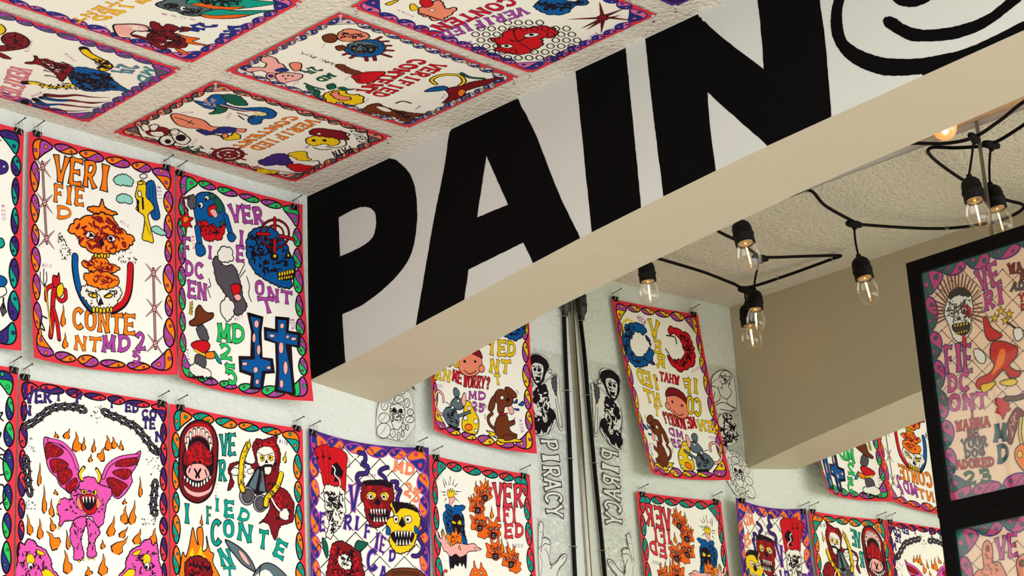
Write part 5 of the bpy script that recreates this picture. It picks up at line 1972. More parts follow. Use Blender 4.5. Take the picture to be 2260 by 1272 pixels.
def wall(name, lo, hi, m):
    b = MB(); b.box(lo, hi); o = b.build(name, m, None, False); return tag(o, kind='structure')
wall('wall_back', (-6.5, 0, 0), (.15, .12, H + .1), stucco)
wall('wall_right', (.055, -5.5, 0), (.15, 0, H + .1), stucco)
wall('ceiling', (-6.5, -5.5, H), (.15, .12, H + .1), popcorn)
wall('floor', (-6.5, -5.5, -.1), (.15, .12, 0), floorm)

# the painted soffit beam
BF, BB, BY = 1.1156, .8361, -.0088
DF = ((0, .577), (.244, .5565), (.478, .5315), (.808, .4963), (1.115, .4640), (1.353, .4440), (1.577, .427), (1.747, .4155), (1.929, .4070), (2.161, .3975), (2.447, .3853), (5.5, .26))
DB = ((0, .602), (.236, .566), (.478, .533), (.725, .5010), (1.037, .4715), (1.398, .4434), (1.621, .4262), (1.804, .4165), (1.965, .4100), (2.268, .3956), (5.5, .26))
def bdep(y, back): # depth of the lower arris under the ceiling
    t = DB if back else DF; y = abs(y)
    for (a, p), (b, q) in zip(t[:-1], t[1:]):
        if y <= b: return p + (q - p) * (y - a) / (b - a)
    return t[-1][1]
bm_ = MB()
ys = sorted({-a for a, b in DF} | {-a for a, b in DB}, reverse=True)
vv = []
for y in ys: vv += [(-BF - BY * y, y, H), (-BF - BY * y, y, H - bdep(y, 0)), (-BB - BY * y, y, H - bdep(y, 1)), (-BB - BY * y, y, H)]
ff = []; fm = []
for i in range(len(ys) - 1):
    for k, mi in ((0, 0), (1, 1), (2, 1)):
        a = i * 4 + k; ff.append((a, a + 4, a + 5, a + 1)); fm.append(mi)
bm_.v = vv; bm_.f = ff; bm_.m = fm
def flat_poly(mb, loops, mi):
    tri = tessellate_polygon([[Vector(p) for p in l] for l in loops]); allv = [p for l in loops for p in l]
    mb.add(allv, [tuple(t) for t in tri], mi)
def paint(loops, off=.0006, wob=.0012, seed=3):
    rnd = random.Random(seed); out = []
    for l in loops:
        o = []
        n = len(l); sm = []
        def turn(i):
            a, b, c = l[i - 1], l[i], l[(i + 1) % n]; v = (b[0] - a[0], b[1] - a[1]); w_ = (c[0] - b[0], c[1] - b[1])
            return abs(math.degrees(math.atan2(v[0] * w_[1] - v[1] * w_[0], v[0] * w_[0] + v[1] * w_[1])))
        cor = [turn(i) > 46 for i in range(n)]
        for i in range(n):   # smooth the curved runs, keep the corners
            p0, p1, p2, p3 = l[i - 1], l[i], l[(i + 1) % n], l[(i + 2) % n]
            if cor[i]: p0 = p1
            if cor[(i + 1) % n]: p3 = p2
            k = 1 if (cor[i] and cor[(i + 1) % n]) else 6
            for q in range(k):
                t = q / k; sm.append(tuple(.5 * (2 * p1[c] + (p2[c] - p0[c]) * t + (2 * p0[c] - 5 * p1[c] + 4 * p2[c] - p3[c]) * t * t + (p3[c] - p0[c] + 3 * p1[c] - 3 * p2[c]) * t ** 3) for c in (0, 1)))
        l = sm; n = len(l)
        for i in range(n):
            (y0, z0), (y1, z1) = l[i], l[(i + 1) % n]
            L_ = math.hypot(y1 - y0, z1 - z0); k = max(1, int(L_ / .012))
            for j in range(k):
                t = j / k; y = y0 + (y1 - y0) * t; z = z0 + (z1 - z0) * t
                wz = wob * (3.2 if z > -.035 else .6)
                z2 = min(z + rnd.uniform(-wz, wz), -.002); z2 = z2 if z2 > -bdep(y, 0) + .005 else -bdep(y, 0) + .0002
                y2 = y + rnd.uniform(-wob, wob) * .6
                o.append((-BF - BY * y2 - off, min(y2, -.002), H + z2))
        out.append(o)
    flat_poly(bm_, out, 2)
for k, loops in enumerate(LETTERS): paint(loops, seed=k)
beam = bm_.build('trim_1', [facepaint, backpaint, blackpaint], None, False)
tag(beam, kind='structure')

# mirror wall
MY, MP = -.010957, .018856
def mx(y, z): return -(MY * y + MP * (z - H))
def mirror_panel(y0, y1, label):
    top = H - .0319; bot = 1.3
    vs = []
    for (y, z) in ((y0, bot), (y1, bot), (y1, top), (y0, top)): vs.append((mx(y, z), y, z))
    for (y, z) in ((y0, bot), (y1, bot), (y1, top), (y0, top)): vs.append((.0545, y, z))
    o = link('mirror', vs, [(0, 3, 2, 1), (4, 5, 6, 7), (0, 1, 5, 4), (1, 2, 6, 5), (2, 3, 7, 6), (3, 0, 4, 7)], [mirror_m, edge_m], None, [0, 1, 1, 1, 1, 1])
    return tag(o, label, 'mirror', 'wall mirror panels')
mirror_m = mat('mirror_silver', MIRC, .004, 1)
edge_m = mat('mirror_edge', (60, 60, 52), .4)
mirror_panel(-.0205, -1.634, 'large frameless mirror panel beside the stucco corner, reflecting the beam')
mirror_panel(-1.642, -4.6, 'mirror panel behind the two black framed prints, right of the metal seam')
chrome = mat('brushed_metal', (176, 172, 160), .25, 1)
dull = mat('dull_metal', (132, 126, 112), .4, .7)
# metal channel over the seam between the panels
b = MB((mx(-1.638, H - .03) - .004, -1.638, H - .02))
for (dx, wdt, mi) in ((0, .006, 0), (.002, .0085, 0)):
    vs = []
    for z in (1.3, H - .015):
        for (a, c) in ((-.004 + dx, -wdt), (-.004 + dx, wdt), (-.0005, wdt), (-.0005, -wdt)): vs.append((mx(-1.638, z) + a, -1.638 + c * .6, z))
    b.add(vs, [(0, 1, 5, 4), (1, 2, 6, 5), (2, 3, 7, 6), (3, 0, 4, 7), (4, 5, 6, 7), (0, 3, 2, 1)])
tag(b.build('joint_strip', dull, None, False), 'thin vertical metal strip covering the mirror seam behind the hanging bulb', 'metal strip')
# chrome corner channel
b = MB((0, -.012, H - .05))
vs = []
for z in (1.3, H - .001):
    for (a, c) in ((-.008, -.001), (-.010, -.013), (-.006, -.018), (.003, -.019), (.02, -.0195), (.02, -.001)): vs.append((mx(0, z) + a, c, z))
b.add(vs, [(i, (i + 1) % 6, 6 + (i + 1) % 6, 6 + i) for i in range(6)] + [tuple(range(6))[::-1], tuple(range(6, 12))])
tag(b.build('corner_channel', chrome, None, False), 'shiny metal edge channel in the corner where the mirror meets the wall', 'metal channel')
# wood strip at the ceiling above the mirror
wood = mat('raw_wood', (240, 196, 150), .6, noise=(30, .2))
b = MB(); b.box((-.003, -4.6, H - .030), (.054, -.03, H - .0005)); tag(b.build('trim_2', facepaint, None, False), kind='structure')
b = MB((-.02, -2.2, H)); b.box((-.068, -3.2, H - .008), (-.004, -1.40, H - .0005))
tag(b.build('wood_strip', wood, None, False), 'thin raw wood strip on the ceiling above the mirror', 'wood strip')

# ---------------------------------------------------------------- printed sheets
GLY = {
 'V': [[(0, 1), (.5, 0)], [(1, 1), (.5, 0)]], 'E': [[(.1, 1), (.1, 0)], [(.1, 1), (.95, .98)], [(.1, .5), (.75, .5)], [(.1, 0), (.95, .02)]],
 'R': [[(.12, 1), (.12, 0)], ['s', (.12, .95), (.7, 1), (.85, .75), (.6, .5), (.15, .48)], [(.4, .48), (.95, 0)]], 'I': [[(.5, 1), (.5, 0)]],
 'F': [[(.15, 1), (.15, 0)], [(.15, 1), (.95, .97)], [(.15, .5), (.75, .52)]], 'D': [[(.12, 1.02), (.12, -.02)], ['s', (.15, .95), (.55, .93), (.88, .72), (.9, .3), (.55, .07), (.15, .05)]],
 'C': [['s', (.92, .85), (.6, 1), (.2, .85), (.08, .5), (.2, .15), (.6, 0), (.95, .15)]], 'O': [['s', (.5, 1), (.1, .8), (.1, .2), (.5, 0), (.9, .2), (.9, .8), (.52, 1)]],
 'N': [[(.1, 0), (.1, 1)], [(.1, 1), (.9, 0)], [(.9, 0), (.9, 1)]], 'T': [[(0, .97), (1, .97)], [(.5, 1), (.5, 0)]],
 'M': [[(.05, 0), (.1, 1)], [(.1, 1), (.5, .25)], [(.5, .25), (.9, 1)], [(.9, 1), (.95, 0)]], '2': [['s', (.1, .8), (.5, 1), (.85, .75), (.6, .4), (.1, .03)], [(.1, .03), (.95, .03)]],
 '4': [[(.2, 1), (.1, .45)], [(.1, .45), (.95, .45)], [(.75, 1), (.75, 0)]], '5': [[(.9, .98), (.2, .98)], [(.2, .98), (.15, .58)], ['s', (.15, .58), (.6, .65), (.9, .35), (.6, .03), (.1, .05)]],
 'A': [[(0, 0), (.5, 1)], [(.5, 1), (1, 0)], [(.2, .35), (.8, .35)]], 'W': [[(0, 1), (.25, 0)], [(.25, 0), (.5, .8)], [(.5, .8), (.75, 0)], [(.75, 0), (1, 1)]],
 'H': [[(.1, 1), (.1, 0)], [(.9, 1), (.9, 0)], [(.1, .5), (.9, .5)]], 'Y': [[(0, 1), (.5, .5)], [(1, 1), (.5, .5)], [(.5, .5), (.5, 0)]],
 'B': [[(.12, 1), (.12, 0)], ['s', (.1, .98), (.7, .95), (.7, .6), (.15, .52)], ['s', (.15, .52), (.85, .45), (.85, .08), (.1, .02)]],
 'G': [['s', (.92, .85), (.6, 1), (.2, .85), (.08, .5), (.2, .15), (.6, 0), (.9, .15), (.9, .45)], [(.9, .45), (.55, .45)]],
 'U': [['s', (.1, 1), (.1, .3), (.5, 0), (.9, .3), (.9, 1)]], 'L': [[(.15, 1), (.15, 0)], [(.15, .02), (.95, .04)]],
 'S': [['s', (.9, .85), (.5, 1), (.12, .78), (.5, .5), (.88, .25), (.5, 0), (.08, .15)]], 'P': [[(.12, 1), (.12, 0)], ['s', (.12, .95), (.7, 1), (.85, .75), (.6, .48), (.15, .45)]],
 '?': [['s', (.1, .75), (.5, 1), (.85, .75), (.5, .45), (.5, .3)], [(.5, .12), (.5, 0)]], ',': [[(.5, .15), (.35, -.1)]],
 '#': [[(.35, 1), (.25, 0)], [(.75, 1), (.65, 0)], [(.1, .68), (.95, .68)], [(.05, .32), (.9, .32)]],
 '0': [['s', (.5, 1), (.1, .8), (.1, .2), (.5, 0), (.9, .2), (.9, .8), (.52, 1)]], '1': [[(.5, 1), (.5, 0)]], '3': [['s', (.1, .9), (.7, 1), (.75, .6), (.35, .52)], ['s', (.35, .52), (.9, .4), (.7, 0), (.1, .08)]],
 '6': [['s', (.8, .95), (.3, .8), (.1, .3), (.5, 0), (.85, .3), (.5, .5), (.15, .35)]], '7': [[(.1, .97), (.9, .97)], [(.9, .97), (.4, 0)]],
 '8': [['s', (.5, .52), (.15, .75), (.5, 1), (.85, .75), (.5, .52), (.1, .25), (.5, 0), (.9, .25), (.5, .52)]], '9': [['s', (.85, .65), (.5, .5), (.15, .75), (.5, 1), (.85, .7), (.7, 0)]]}

class Sheet:
    def __init__(s, key, seed=1):
        s.kind, s.c, s.mid, s.sag = GEOM[key]; s.c = [Vector(p) for p in s.c]; s.n = {'w': Vector((0, -1, 0)), 'c': Vector((0, 0, -1)), 'f': Vector((-1, 0, 0))}[s.kind]
        s.U = 1000.; s.V = 1333. if key[0] != 'D' else 1000. * (s.c[3] - s.c[0]).length / (s.c[1] - s.c[0]).length
        s.GX = 10; s.GY = 13; s.grid = {(i, j): s.surf0(s.U * i / s.GX, s.V * j / s.GY, 0) for i in range(s.GX + 1) for j in range(s.GY + 1)}; s.flat = s.mid == .005; s.uvn = []; s.top = {}
        s.v = []; s.f = []; s.m = []; s.mats = []; s.mi = {}; s.L = .0005; s.rnd = random.Random(seed); s.org = s.surf(500, s.V / 2, 0)
    def surf(s, x, y, lay):
        if s.kind != 'w' or s.mid == .005: return s.surf0(x, y, lay)
        gx = x / s.U * s.GX; gy = y / s.V * s.GY; i = min(max(int(math.floor(gx)), 0), s.GX - 1); j = min(max(int(math.floor(gy)), 0), s.GY - 1); fx = gx - i; fy = gy - j
        P = lambda a, b: s.grid[(a, b)]
        if fx + fy <= 1: r = P(i, j) + (P(i + 1, j) - P(i, j)) * fx + (P(i, j + 1) - P(i, j)) * fy
        else: r = P(i + 1, j + 1) + (P(i, j + 1) - P(i + 1, j + 1)) * (1 - fx) + (P(i + 1, j) - P(i + 1, j + 1)) * (1 - fy)
        return r + s.n * lay
    def norm(s, x, y):
        a = s.surf0(x + 5, y, 0) - s.surf0(x - 5, y, 0); b = s.surf0(x, y + 5, 0) - s.surf0(x, y - 5, 0); n = b.cross(a).normalized()
        return n if n.dot(s.n) > 0 else -n
    def cut(s, poly, f):
        """split a convex 2-D polygon by f(p)=0 -> (inside, outside)"""
        A = []; B = []; n = len(poly)
        for i in range(n):
            p, q = poly[i], poly[(i + 1) % n]; a, b = f(p), f(q)
            if a >= 0: A.append(p)
            if a <= 0: B.append(p)
            if a * b < 0:
                t = a / (a - b); r = (p[0] + (q[0] - p[0]) * t, p[1] + (q[1] - p[1]) * t); A.append(r); B.append(r)
        return A, B
    def face(s, pts, k, lay):
        st = [pts]
        if s.kind == 'w' and not s.flat:
            cw, ch = s.U / s.GX, s.V / s.GY; out = []
            x0 = min(p[0] for p in pts); x1 = max(p[0] for p in pts); y0 = min(p[1] for p in pts); y1 = max(p[1] for p in pts)
            for g in range(int(x0 // cw) + 1, int(math.ceil(x1 / cw))):
                nw = []
                for p in st: nw += [q for q in s.cut(p, lambda z: z[0] - g * cw) if len(q) > 2]
                st = nw
            for g in range(int(y0 // ch) + 1, int(math.ceil(y1 / ch))):
                nw = []
                for p in st: nw += [q for q in s.cut(p, lambda z: z[1] - g * ch) if len(q) > 2]
                st = nw
            for p in st:
                cx = sum(q[0] for q in p) / len(p); cy = sum(q[1] for q in p) / len(p); i = math.floor(cx / cw); j = math.floor(cy / ch)
                out += [q for q in s.cut(p, lambda z: 1 - (z[0] / cw - i) - (z[1] / ch - j)) if len(q) > 2]
            st = out
        for p in st:
            b = len(s.v); s.v += [s.surf(a[0], a[1], lay) for a in p]; s.uvn += [(a[0], a[1]) for a in p]; s.f.append(tuple(range(b, b + len(p)))); s.m.append(k)
    def surf0(s, x, y, lay):
        u = x / s.U; v = y / s.V; a, b, cc, d = s.c
        X = (a * (1 - u) + b * u) * (1 - v) + (d * (1 - u) + cc * u) * v
        if s.kind == 'w' and s.mid != .005:
            B = -d.y * (1 - u) * (1 - 2 * u) - cc.y * u * (2 * u - 1) + 4 * u * (1 - u) * s.mid
            yt = -a.y * (1 - u) * (1 - 2 * u) - b.y * u * (2 * u - 1) + 4 * u * (1 - u) * .010
            X = Vector((X.x, -(yt + (max(0, v) ** 1.6) * (B - yt)), X.z - s.sag * 4 * u * (1 - u) * (1 - v)))
        return X + s.n * lay
    def slot(s, M):
        if M.name not in s.mi: s.mi[M.name] = len(s.mats); s.mats.append(M)
        return s.mi[M.name]
    def quadgrid(s, x0, y0, x1, y1, nx, ny, M, lay, flip=False):
        k = s.slot(M); q = [(x0, y0), (x1, y0), (x1, y1), (x0, y1)]
        s.face(q if flip else q[::-1], k, lay)
    def poly(s, pts, c, lay=None):
        pts = s.clip(pts)
        if len(pts) < 3: return
        k = s.slot(ink(c)); lay = s.alloc(s.pbox(pts), c) if lay is None else lay
        tri = tessellate_polygon([[Vector((p[0], p[1], 0)) for p in pts]])
        for t in tri:
            t = [tuple(pts[i][:2]) for i in t]; ar = (t[1][0] - t[0][0]) * (t[2][1] - t[0][1]) - (t[2][0] - t[0][0]) * (t[1][1] - t[0][1])
            if abs(ar) > .01: s.face(t if ar < 0 else t[::-1], k, lay)
    def clip(s, pts):
        return [(min(max(p[0], 6), s.U - 6), min(max(p[1], 6), s.V - 6)) for p in pts]
    def ribbon(s, pts, wd, c, lay=None, taper=0, ext=0, prof=None, closed=False, cap=False):
        pts = [Vector((p[0], p[1])) for p in pts]
        q = [pts[0]]
        for p in pts[1:]:
            if (p - q[-1]).length > .5: q.append(p)
        pts = q
        if len(pts) < 2: return
        if ext and not closed:
            pts[0] = pts[0] + (pts[0] - pts[1]).normalized() * ext; pts[-1] = pts[-1] + (pts[-1] - pts[-2]).normalized() * ext
        n = len(pts); k = s.slot(ink(c)); lay = s.alloc(s.rbox(pts, wd), c) if lay is None else lay; Q = []
        if cap:
            for q in ((pts[0],) if taper else (pts[0], pts[-1])): s.poly([(q.x + math.cos(t) * wd / 2, q.y + math.sin(t) * wd / 2) for t in [a * math.pi / 5 for a in range(10)]], c, lay - .000008)
        if max(p.x for p in pts) > s.U + 40 or min(p.x for p in pts) < -40 or min(p.y for p in pts) < -60 or max(p.y for p in pts) > s.V + 60:
            pts = [Vector(p) for p in s.clip(pts)]
        for i, p in enumerate(pts):
            if closed: t = (pts[(i + 1) % n] - pts[i - 1])
            else: t = pts[min(i + 1, n - 1)] - pts[max(i - 1, 0)]
            if t.length < 1e-6: t = Vector((1, 0))
            t.normalize(); nn = Vector((-t.y, t.x)); w_ = wd / 2
            f = i / (n - 1)
            if taper: w_ *= max(.04, 1 - f)
            if prof: w_ *= prof(f)
            if not closed and 0 < i < n - 1:
                d0 = (pts[i] - pts[i - 1]).normalized(); cs = max(.45, d0.dot(t)); w_ /= cs
            for sg in (1, -1):
                qx = min(max(p.x + nn.x * w_ * sg, 4), s.U - 4); qy = min(max(p.y + nn.y * w_ * sg, 4), s.V - 4)
                Q.append((qx, qy))
        for i in range(n if closed else n - 1):
            j = (i + 1) % n
            for t in ((Q[2 * i], Q[2 * i + 1], Q[2 * j + 1]), (Q[2 * i], Q[2 * j + 1], Q[2 * j])):
                ar = (t[1][0] - t[0][0]) * (t[2][1] - t[0][1]) - (t[2][0] - t[0][0]) * (t[1][1] - t[0][1])
                if abs(ar) > .01: s.face(list(t) if ar < 0 else list(t[::-1]), k, lay)
    def wob(s, pts, j):
        """bumpy, dripping cartoon outline: scallops along the contour"""
        n = len(pts); P = [Vector(p) for p in pts]; cx = sum((p for p in P), Vector((0, 0))) / n
        ar = sum(P[i].x * P[(i + 1) % n].y - P[(i + 1) % n].x * P[i].y for i in range(n)); sg = 1 if ar > 0 else -1
        seg = [(P[(i + 1) % n] - P[i]).length for i in range(n)]; per = sum(seg); wl = max(17, j * 4.6); k = max(5, int(per / wl)); m = 5
        cuts = [0]
        for i in range(k): cuts.append(cuts[-1] + s.rnd.uniform(.45, 1.7))
        cuts = [c / cuts[-1] * per for c in cuts]; out = []
        acc = 0; idx = 0
        for i in range(k):
            a, b = cuts[i], cuts[i + 1]; amp = min(j * 1.0, (b - a) * .5) * s.rnd.uniform(.4, 1.3)
            for q in range(m):
                d = a + (b - a) * q / m
                while acc + seg[idx] < d and idx < n - 1: acc += seg[idx]; idx += 1
                f = min(1, max(0, (d - acc) / max(seg[idx], 1e-6))); p = P[idx].lerp(P[(idx + 1) % n], f); t = P[(idx + 1) % n] - P[idx]
                nn = Vector((t.y, -t.x)).normalized() * sg if t.length > 1e-6 else Vector((0, 0))
                out.append(p + nn * (amp * (math.sin(math.pi * q / m) ** .7 if q else 0) - j * .3))
        return out
    def blob(s, pts, fill, line, w_, j=0, smooth=True):
        p2 = spline([Vector((*p, 0)) for p in pts], 4, True) if smooth else [Vector((*p, 0)) for p in pts]
        p2 = [(p.x, p.y) for p in p2]
        if j: p2 = [(p[0], p[1]) for p in s.wob(p2, j)]
        s.poly(p2, fill); s.bump()
        if line: s.ribbon(p2 + [p2[0], p2[1]], w_, line); s.bump()
    def bump(s): pass
    def alloc(s, boxes, c):
        cells = set()
        for (x0, y0, x1, y1) in boxes:
            for i in range(int(x0 // 14), int(x1 // 14) + 1):
                for j in range(int(y0 // 14), int(y1 // 14) + 1): cells.add((i, j))
        mx_ = max((s.top[k][0] for k in cells if k in s.top), default=0)
        n = mx_ + 1
        for k in cells: s.top[k] = (n, c)
        return .0003 + n * .00002
    def pbox(s, pts, r=0): return [(min(p[0] for p in pts) - r, min(p[1] for p in pts) - r, max(p[0] for p in pts) + r, max(p[1] for p in pts) + r)]
    def rbox(s, pts, wd):
        return [(min(a[0], b[0]) - wd / 2, min(a[1], b[1]) - wd / 2, max(a[0], b[0]) + wd / 2, max(a[1], b[1]) + wd / 2) for a, b in zip(pts[:-1], pts[1:])]
    def glyph(s, ch, O, X, Y, fill, line, small):
        if ch not in GLY: return
        h = Y.length; wd = h * (.12 if small else .22); wd = min(wd, X.length * (.28 if small else .29)) if ch != 'I' else min(wd, X.length * .5)
        prof = (lambda f: 1.0) if small else (lambda f: .8 + 2.2 * (f - .5) ** 2)
        strokes = []
        for st in GLY[ch]:
            sm = st[0] == 's'; pp = [O + X * a[0] + Y * a[1] for a in (st[1:] if sm else st)]
            if not sm:
                a, c = pp[0], pp[-1]; pp = [a.lerp(c, t) for t in (0, .25, .5, .75, 1)]
            else: pp = [Vector((p.x, p.y)) for p in spline([Vector((p.x, p.y, 0)) for p in pp], 5)]
            strokes.append((pp, sm))
        lw = max(3.2, h * .045)
        bx = [b for pp, sm in strokes for b in s.rbox(pp, wd + 3 * lw)]
        l0 = s.alloc(bx, line) if line else 0; l1 = s.alloc(bx, fill)
        if line:
            for si, (pp, sm) in enumerate(strokes): s.ribbon(pp, wd + 2 * lw, line, l0 + si * .000003, ext=(0 if sm else wd * .18) + lw, prof=prof)
            s.bump()
        for si, (pp, sm) in enumerate(strokes): s.ribbon(pp, wd, fill, l1 + si * .000007, ext=0 if sm else wd * .18, prof=prof)
        s.bump()
    def run(s, txt):
        for ln in txt.split('\n'):
            if not ln.strip(): continue
            a = ln.split('|'); k = a[0]; n = [float(x) for x in a[-1].split()]; P = [(n[i], n[i + 1]) for i in range(0, len(n), 2)]
            if k == 'T':
                p0, p1, p2 = [Vector(p) for p in P]; t = a[3]; N_ = len(t); ad = (p1 - p0) / (N_ - .12 if N_ > 1 else 1); Y = p2 - p0
                small = t[0] == '#' or a[2] == '-'
                for i, ch in enumerate(t):
                    j = 0 if small else Y.length * .03
                    O = p0 + ad * i + Vector((s.rnd.uniform(-j, j), s.rnd.uniform(-j, j)))
                    s.glyph(ch, O + ad * .06, ad * (.74 if N_ > 1 else .9), Y, a[1], None if a[2] == '-' else a[2], small)
                s.bump(); s.bump()
            elif k == 'B': s.blob(P, a[1], None if a[2] == '-' else a[2], float(a[3]), float(a[4]))
            elif k == 'G': s.blob(P, a[1], None if a[2] == '-' else a[2], float(a[3]), 0, False)
            elif k == 'E':
                c, x, y = [Vector(p) for p in P]; x -= c; y -= c
                pts = [tuple(c + x * math.cos(t) + y * math.sin(t)) for t in [i * math.pi / 8 for i in range(16)]]
                s.blob(pts, a[1], None if a[2] == '-' else a[2], float(a[3]), 0, False)
            elif k == 'L':
                pp = [Vector((*p, 0)) for p in P]
                if len(pp) > 2: pp = spline(pp, 4)
                elif a[3] == '1': pp = [pp[0].lerp(pp[1], t) for t in (0, .3, .6, .85, 1)]
                s.ribbon([(p.x, p.y) for p in pp], float(a[2]), a[1], taper=int(a[3]), cap=float(a[2]) > 9); s.bump()
            elif k == 'S':
                xs = [p[0] for p in P]; ysx = [p[1] for p in P]; cnt = int(int(a[2]) * 1.5); sz = float(a[3]) * 1.15; c = 0; tr = 0
                sl = s.alloc(s.pbox(P, sz / 2), a[1])
                while c < cnt and tr < cnt * 6:
                    tr += 1; x = s.rnd.uniform(min(xs), max(xs)); y = s.rnd.uniform(min(ysx), max(ysx))
                    ins = False; q = len(P)
                    for i in range(q):
                        (x0, y0), (x1, y1) = P[i], P[i - 1]
                        if (y0 > y) != (y1 > y) and x < (x1 - x0) * (y - y0) / (y1 - y0) + x0: ins = not ins
                    if not ins: continue
                    c += 1; an = s.rnd.uniform(0, 6.28); z = sz * s.rnd.uniform(.6, 1.3); b2 = s.rnd.uniform(-.9, .9)
                    d = Vector((math.cos(an), math.sin(an))); e = Vector((-d.y, d.x)); o = Vector((x, y))
                    pts = [o - d * z * .5, o - d * z * .2 + e * z * .25 * b2, o + d * z * .15 + e * z * .3 * b2, o + d * z * .5]
                    s.ribbon(pts, max(3.5, z * .34), a[1], sl + (c % 6) * .000006, prof=lambda f: .35 + 2.6 * f * (1 - f))
                s.bump()
            elif k == 'F':
                p0, p1 = [Vector(p) for p in P]; d = p1 - p0; e = Vector((-d.y, d.x)).normalized() * float(a[3]) * .5
                sg = s.rnd.choice((-1, 1)); e2 = e * sg
                pts = [p0 - e2 * .2, p0 + d * .12 - e2 * 1.0, p0 + d * .4 - e2 * .75, p0 + d * .7 - e2 * .05, p1, p0 + d * .72 + e2 * .45, p0 + d * .5 + e2 * .35, p0 + d * .35 + e2 * 1.0, p0 + d * .12 + e2 * .8]
                pts = [tuple(p) for p in pts]
                if a[1] == 'o': s.blob([tuple(Vector(p)) for p in pts], 'o', None, 4)
                else: s.blob(pts, a[1], None, 4)
                s.ribbon([pts[0], pts[1], pts[2], pts[3], pts[4]], 8, a[2], prof=lambda f: 1.1 - .7 * f)
                s.ribbon([pts[8], pts[7], pts[6], pts[5], pts[4]], 6, a[2], prof=lambda f: 1.1 - .7 * f); s.bump()
    def border(s, rim, A, B, line, dot=None, nu=4, nv=6, wd=61, inset=45, rimw=46, cr=118):
        U, V = s.U, s.V; rnd = s.rnd
        for (x0, y0, x1, y1, a, b) in ((0, 0, U, rimw, 8, 1), (0, V - rimw, U, V, 8, 1), (0, rimw, rimw, V - rimw, 1, 10), (U - rimw, rimw, U, V - rimw, 1, 10)): s.quadgrid(x0, y0, x1, y1, a, b, ink(rim), .0003)
        s.L = .0005
        def bead(p, q, wdt, bend=0):
            p = Vector(p); q = Vector(q); d = q - p; p = p + d * .025; d = d * .95; q = p + d; e = Vector((-d.y, d.x)).normalized(); lo = []; up = []; mid = []
            for i in range(13):
                t = i / 12; hw = wdt / 2 * (math.sin(math.pi * t) ** .58) * (1 + .2 * (t - .5)); c = p + d * t + e * bend * 4 * t * (1 - t)
                up.append(c + e * hw); lo.append(c - e * hw); mid.append(c + e * hw * math.cos(math.pi * min(1, max(0, (t - .12) / .76))) * .96)
            T_ = lambda l: [tuple(x) for x in l]
            b0 = .00036; s.poly(T_(up + lo[::-1][1:-1]), A, b0); s.poly(T_(mid + lo[::-1][1:-1]), B, b0 + .00004)
            s.ribbon(T_(mid), 6, line, b0 + .00008); s.ribbon(T_(up), 9, line, b0 + .00008); s.ribbon(T_(lo), 9, line, b0 + .00008); s.bump()
            for t, cc in ((.27, B), (.73, A)):
                c = p + d * t + e * bend * 4 * t * (1 - t) + e * wdt * (.17 if t > .5 else -.0 - .12) * 1
                c = p + d * t + e * bend * 4 * t * (1 - t) + e * wdt * (.12 if t > .5 else -.12)
                r = wdt * .13; pts = [tuple(c + Vector((math.cos(x), math.sin(x))) * r) for x in [i * math.pi / 4 for i in range(8)]]
                s.poly(pts, dot if dot else (B if t > .5 else A), b0 + .00012); s.ribbon(pts + pts[:2], 4, line, b0 + .00016); s.bump()
        m_ = inset
        for (x0, y0, x1, y1, n_) in ((m_ + cr, m_, U - m_ - cr, m_, nu), (U - m_, m_ + cr, U - m_, V - m_ - cr, nv), (U - m_ - cr, V - m_, m_ + cr, V - m_, nu), (m_, V - m_ - cr, m_, m_ + cr, nv)):
            ts = [0]; 
            for i in range(n_): ts.append(ts[-1] + rnd.uniform(.8, 1.2))
            ts = [t / ts[-1] for t in ts]
            for i in range(n_):
                a = (x0 + (x1 - x0) * ts[i], y0 + (y1 - y0) * ts[i]); b = (x0 + (x1 - x0) * ts[i + 1], y0 + (y1 - y0) * ts[i + 1])
                if rnd.random() < .25: a, b = b, a
                bead(a, b, wd * rnd.uniform(.72, 1.18))
        for (x, y, sx, sy) in ((m_, m_, 1, 1), (U - m_, m_, -1, 1), (U - m_, V - m_, -1, -1), (m_, V - m_, 1, -1)):
            p, q = (x - sx * 2, y + sy * cr), (x + sx * cr, y - sy * 2)
            # bend outward towards the corner
            d = Vector(q) - Vector(p); e = Vector((-d.y, d.x)).normalized(); sgn = 1 if e.dot(Vector((-sx, -sy))) > 0 else -1
            bead(p, q, wd * 1.45, bend=sgn * 40)
        for i in range(int(U / 14) + 2):
            for j in range(int(V / 14) + 2):
                if min(i * 14, j * 14) < inset + wd or i * 14 > U - inset - wd or j * 14 > V - inset - wd: s.top[(i, j)] = (8, '')
    def build(s, name, parent=None):
        o = link(name, [tuple(p - s.org) for p in s.v], s.f, s.mats, parent, s.m)
        o.location = s.org
        if s.kind == 'w' and not s.flat:
            o.data.polygons.foreach_set('use_smooth', [True] * len(o.data.polygons))
            o.data.normals_split_custom_set_from_vertices([tuple(s.norm(*p)) for p in s.uvn])
        return o

def sheet(key, style, name, label, cat, group, seed=1, back=True):
    s = Sheet(key, seed)
    s.quadgrid(0, 0, s.U, s.V, 14, 18, paper, 0.0)
    if style:
        s.border(**style)
    else: s.L = .0006
    s.run(ART.get(key, ''))
    o = s.build(name); tag(o, label, cat, group); return o, s

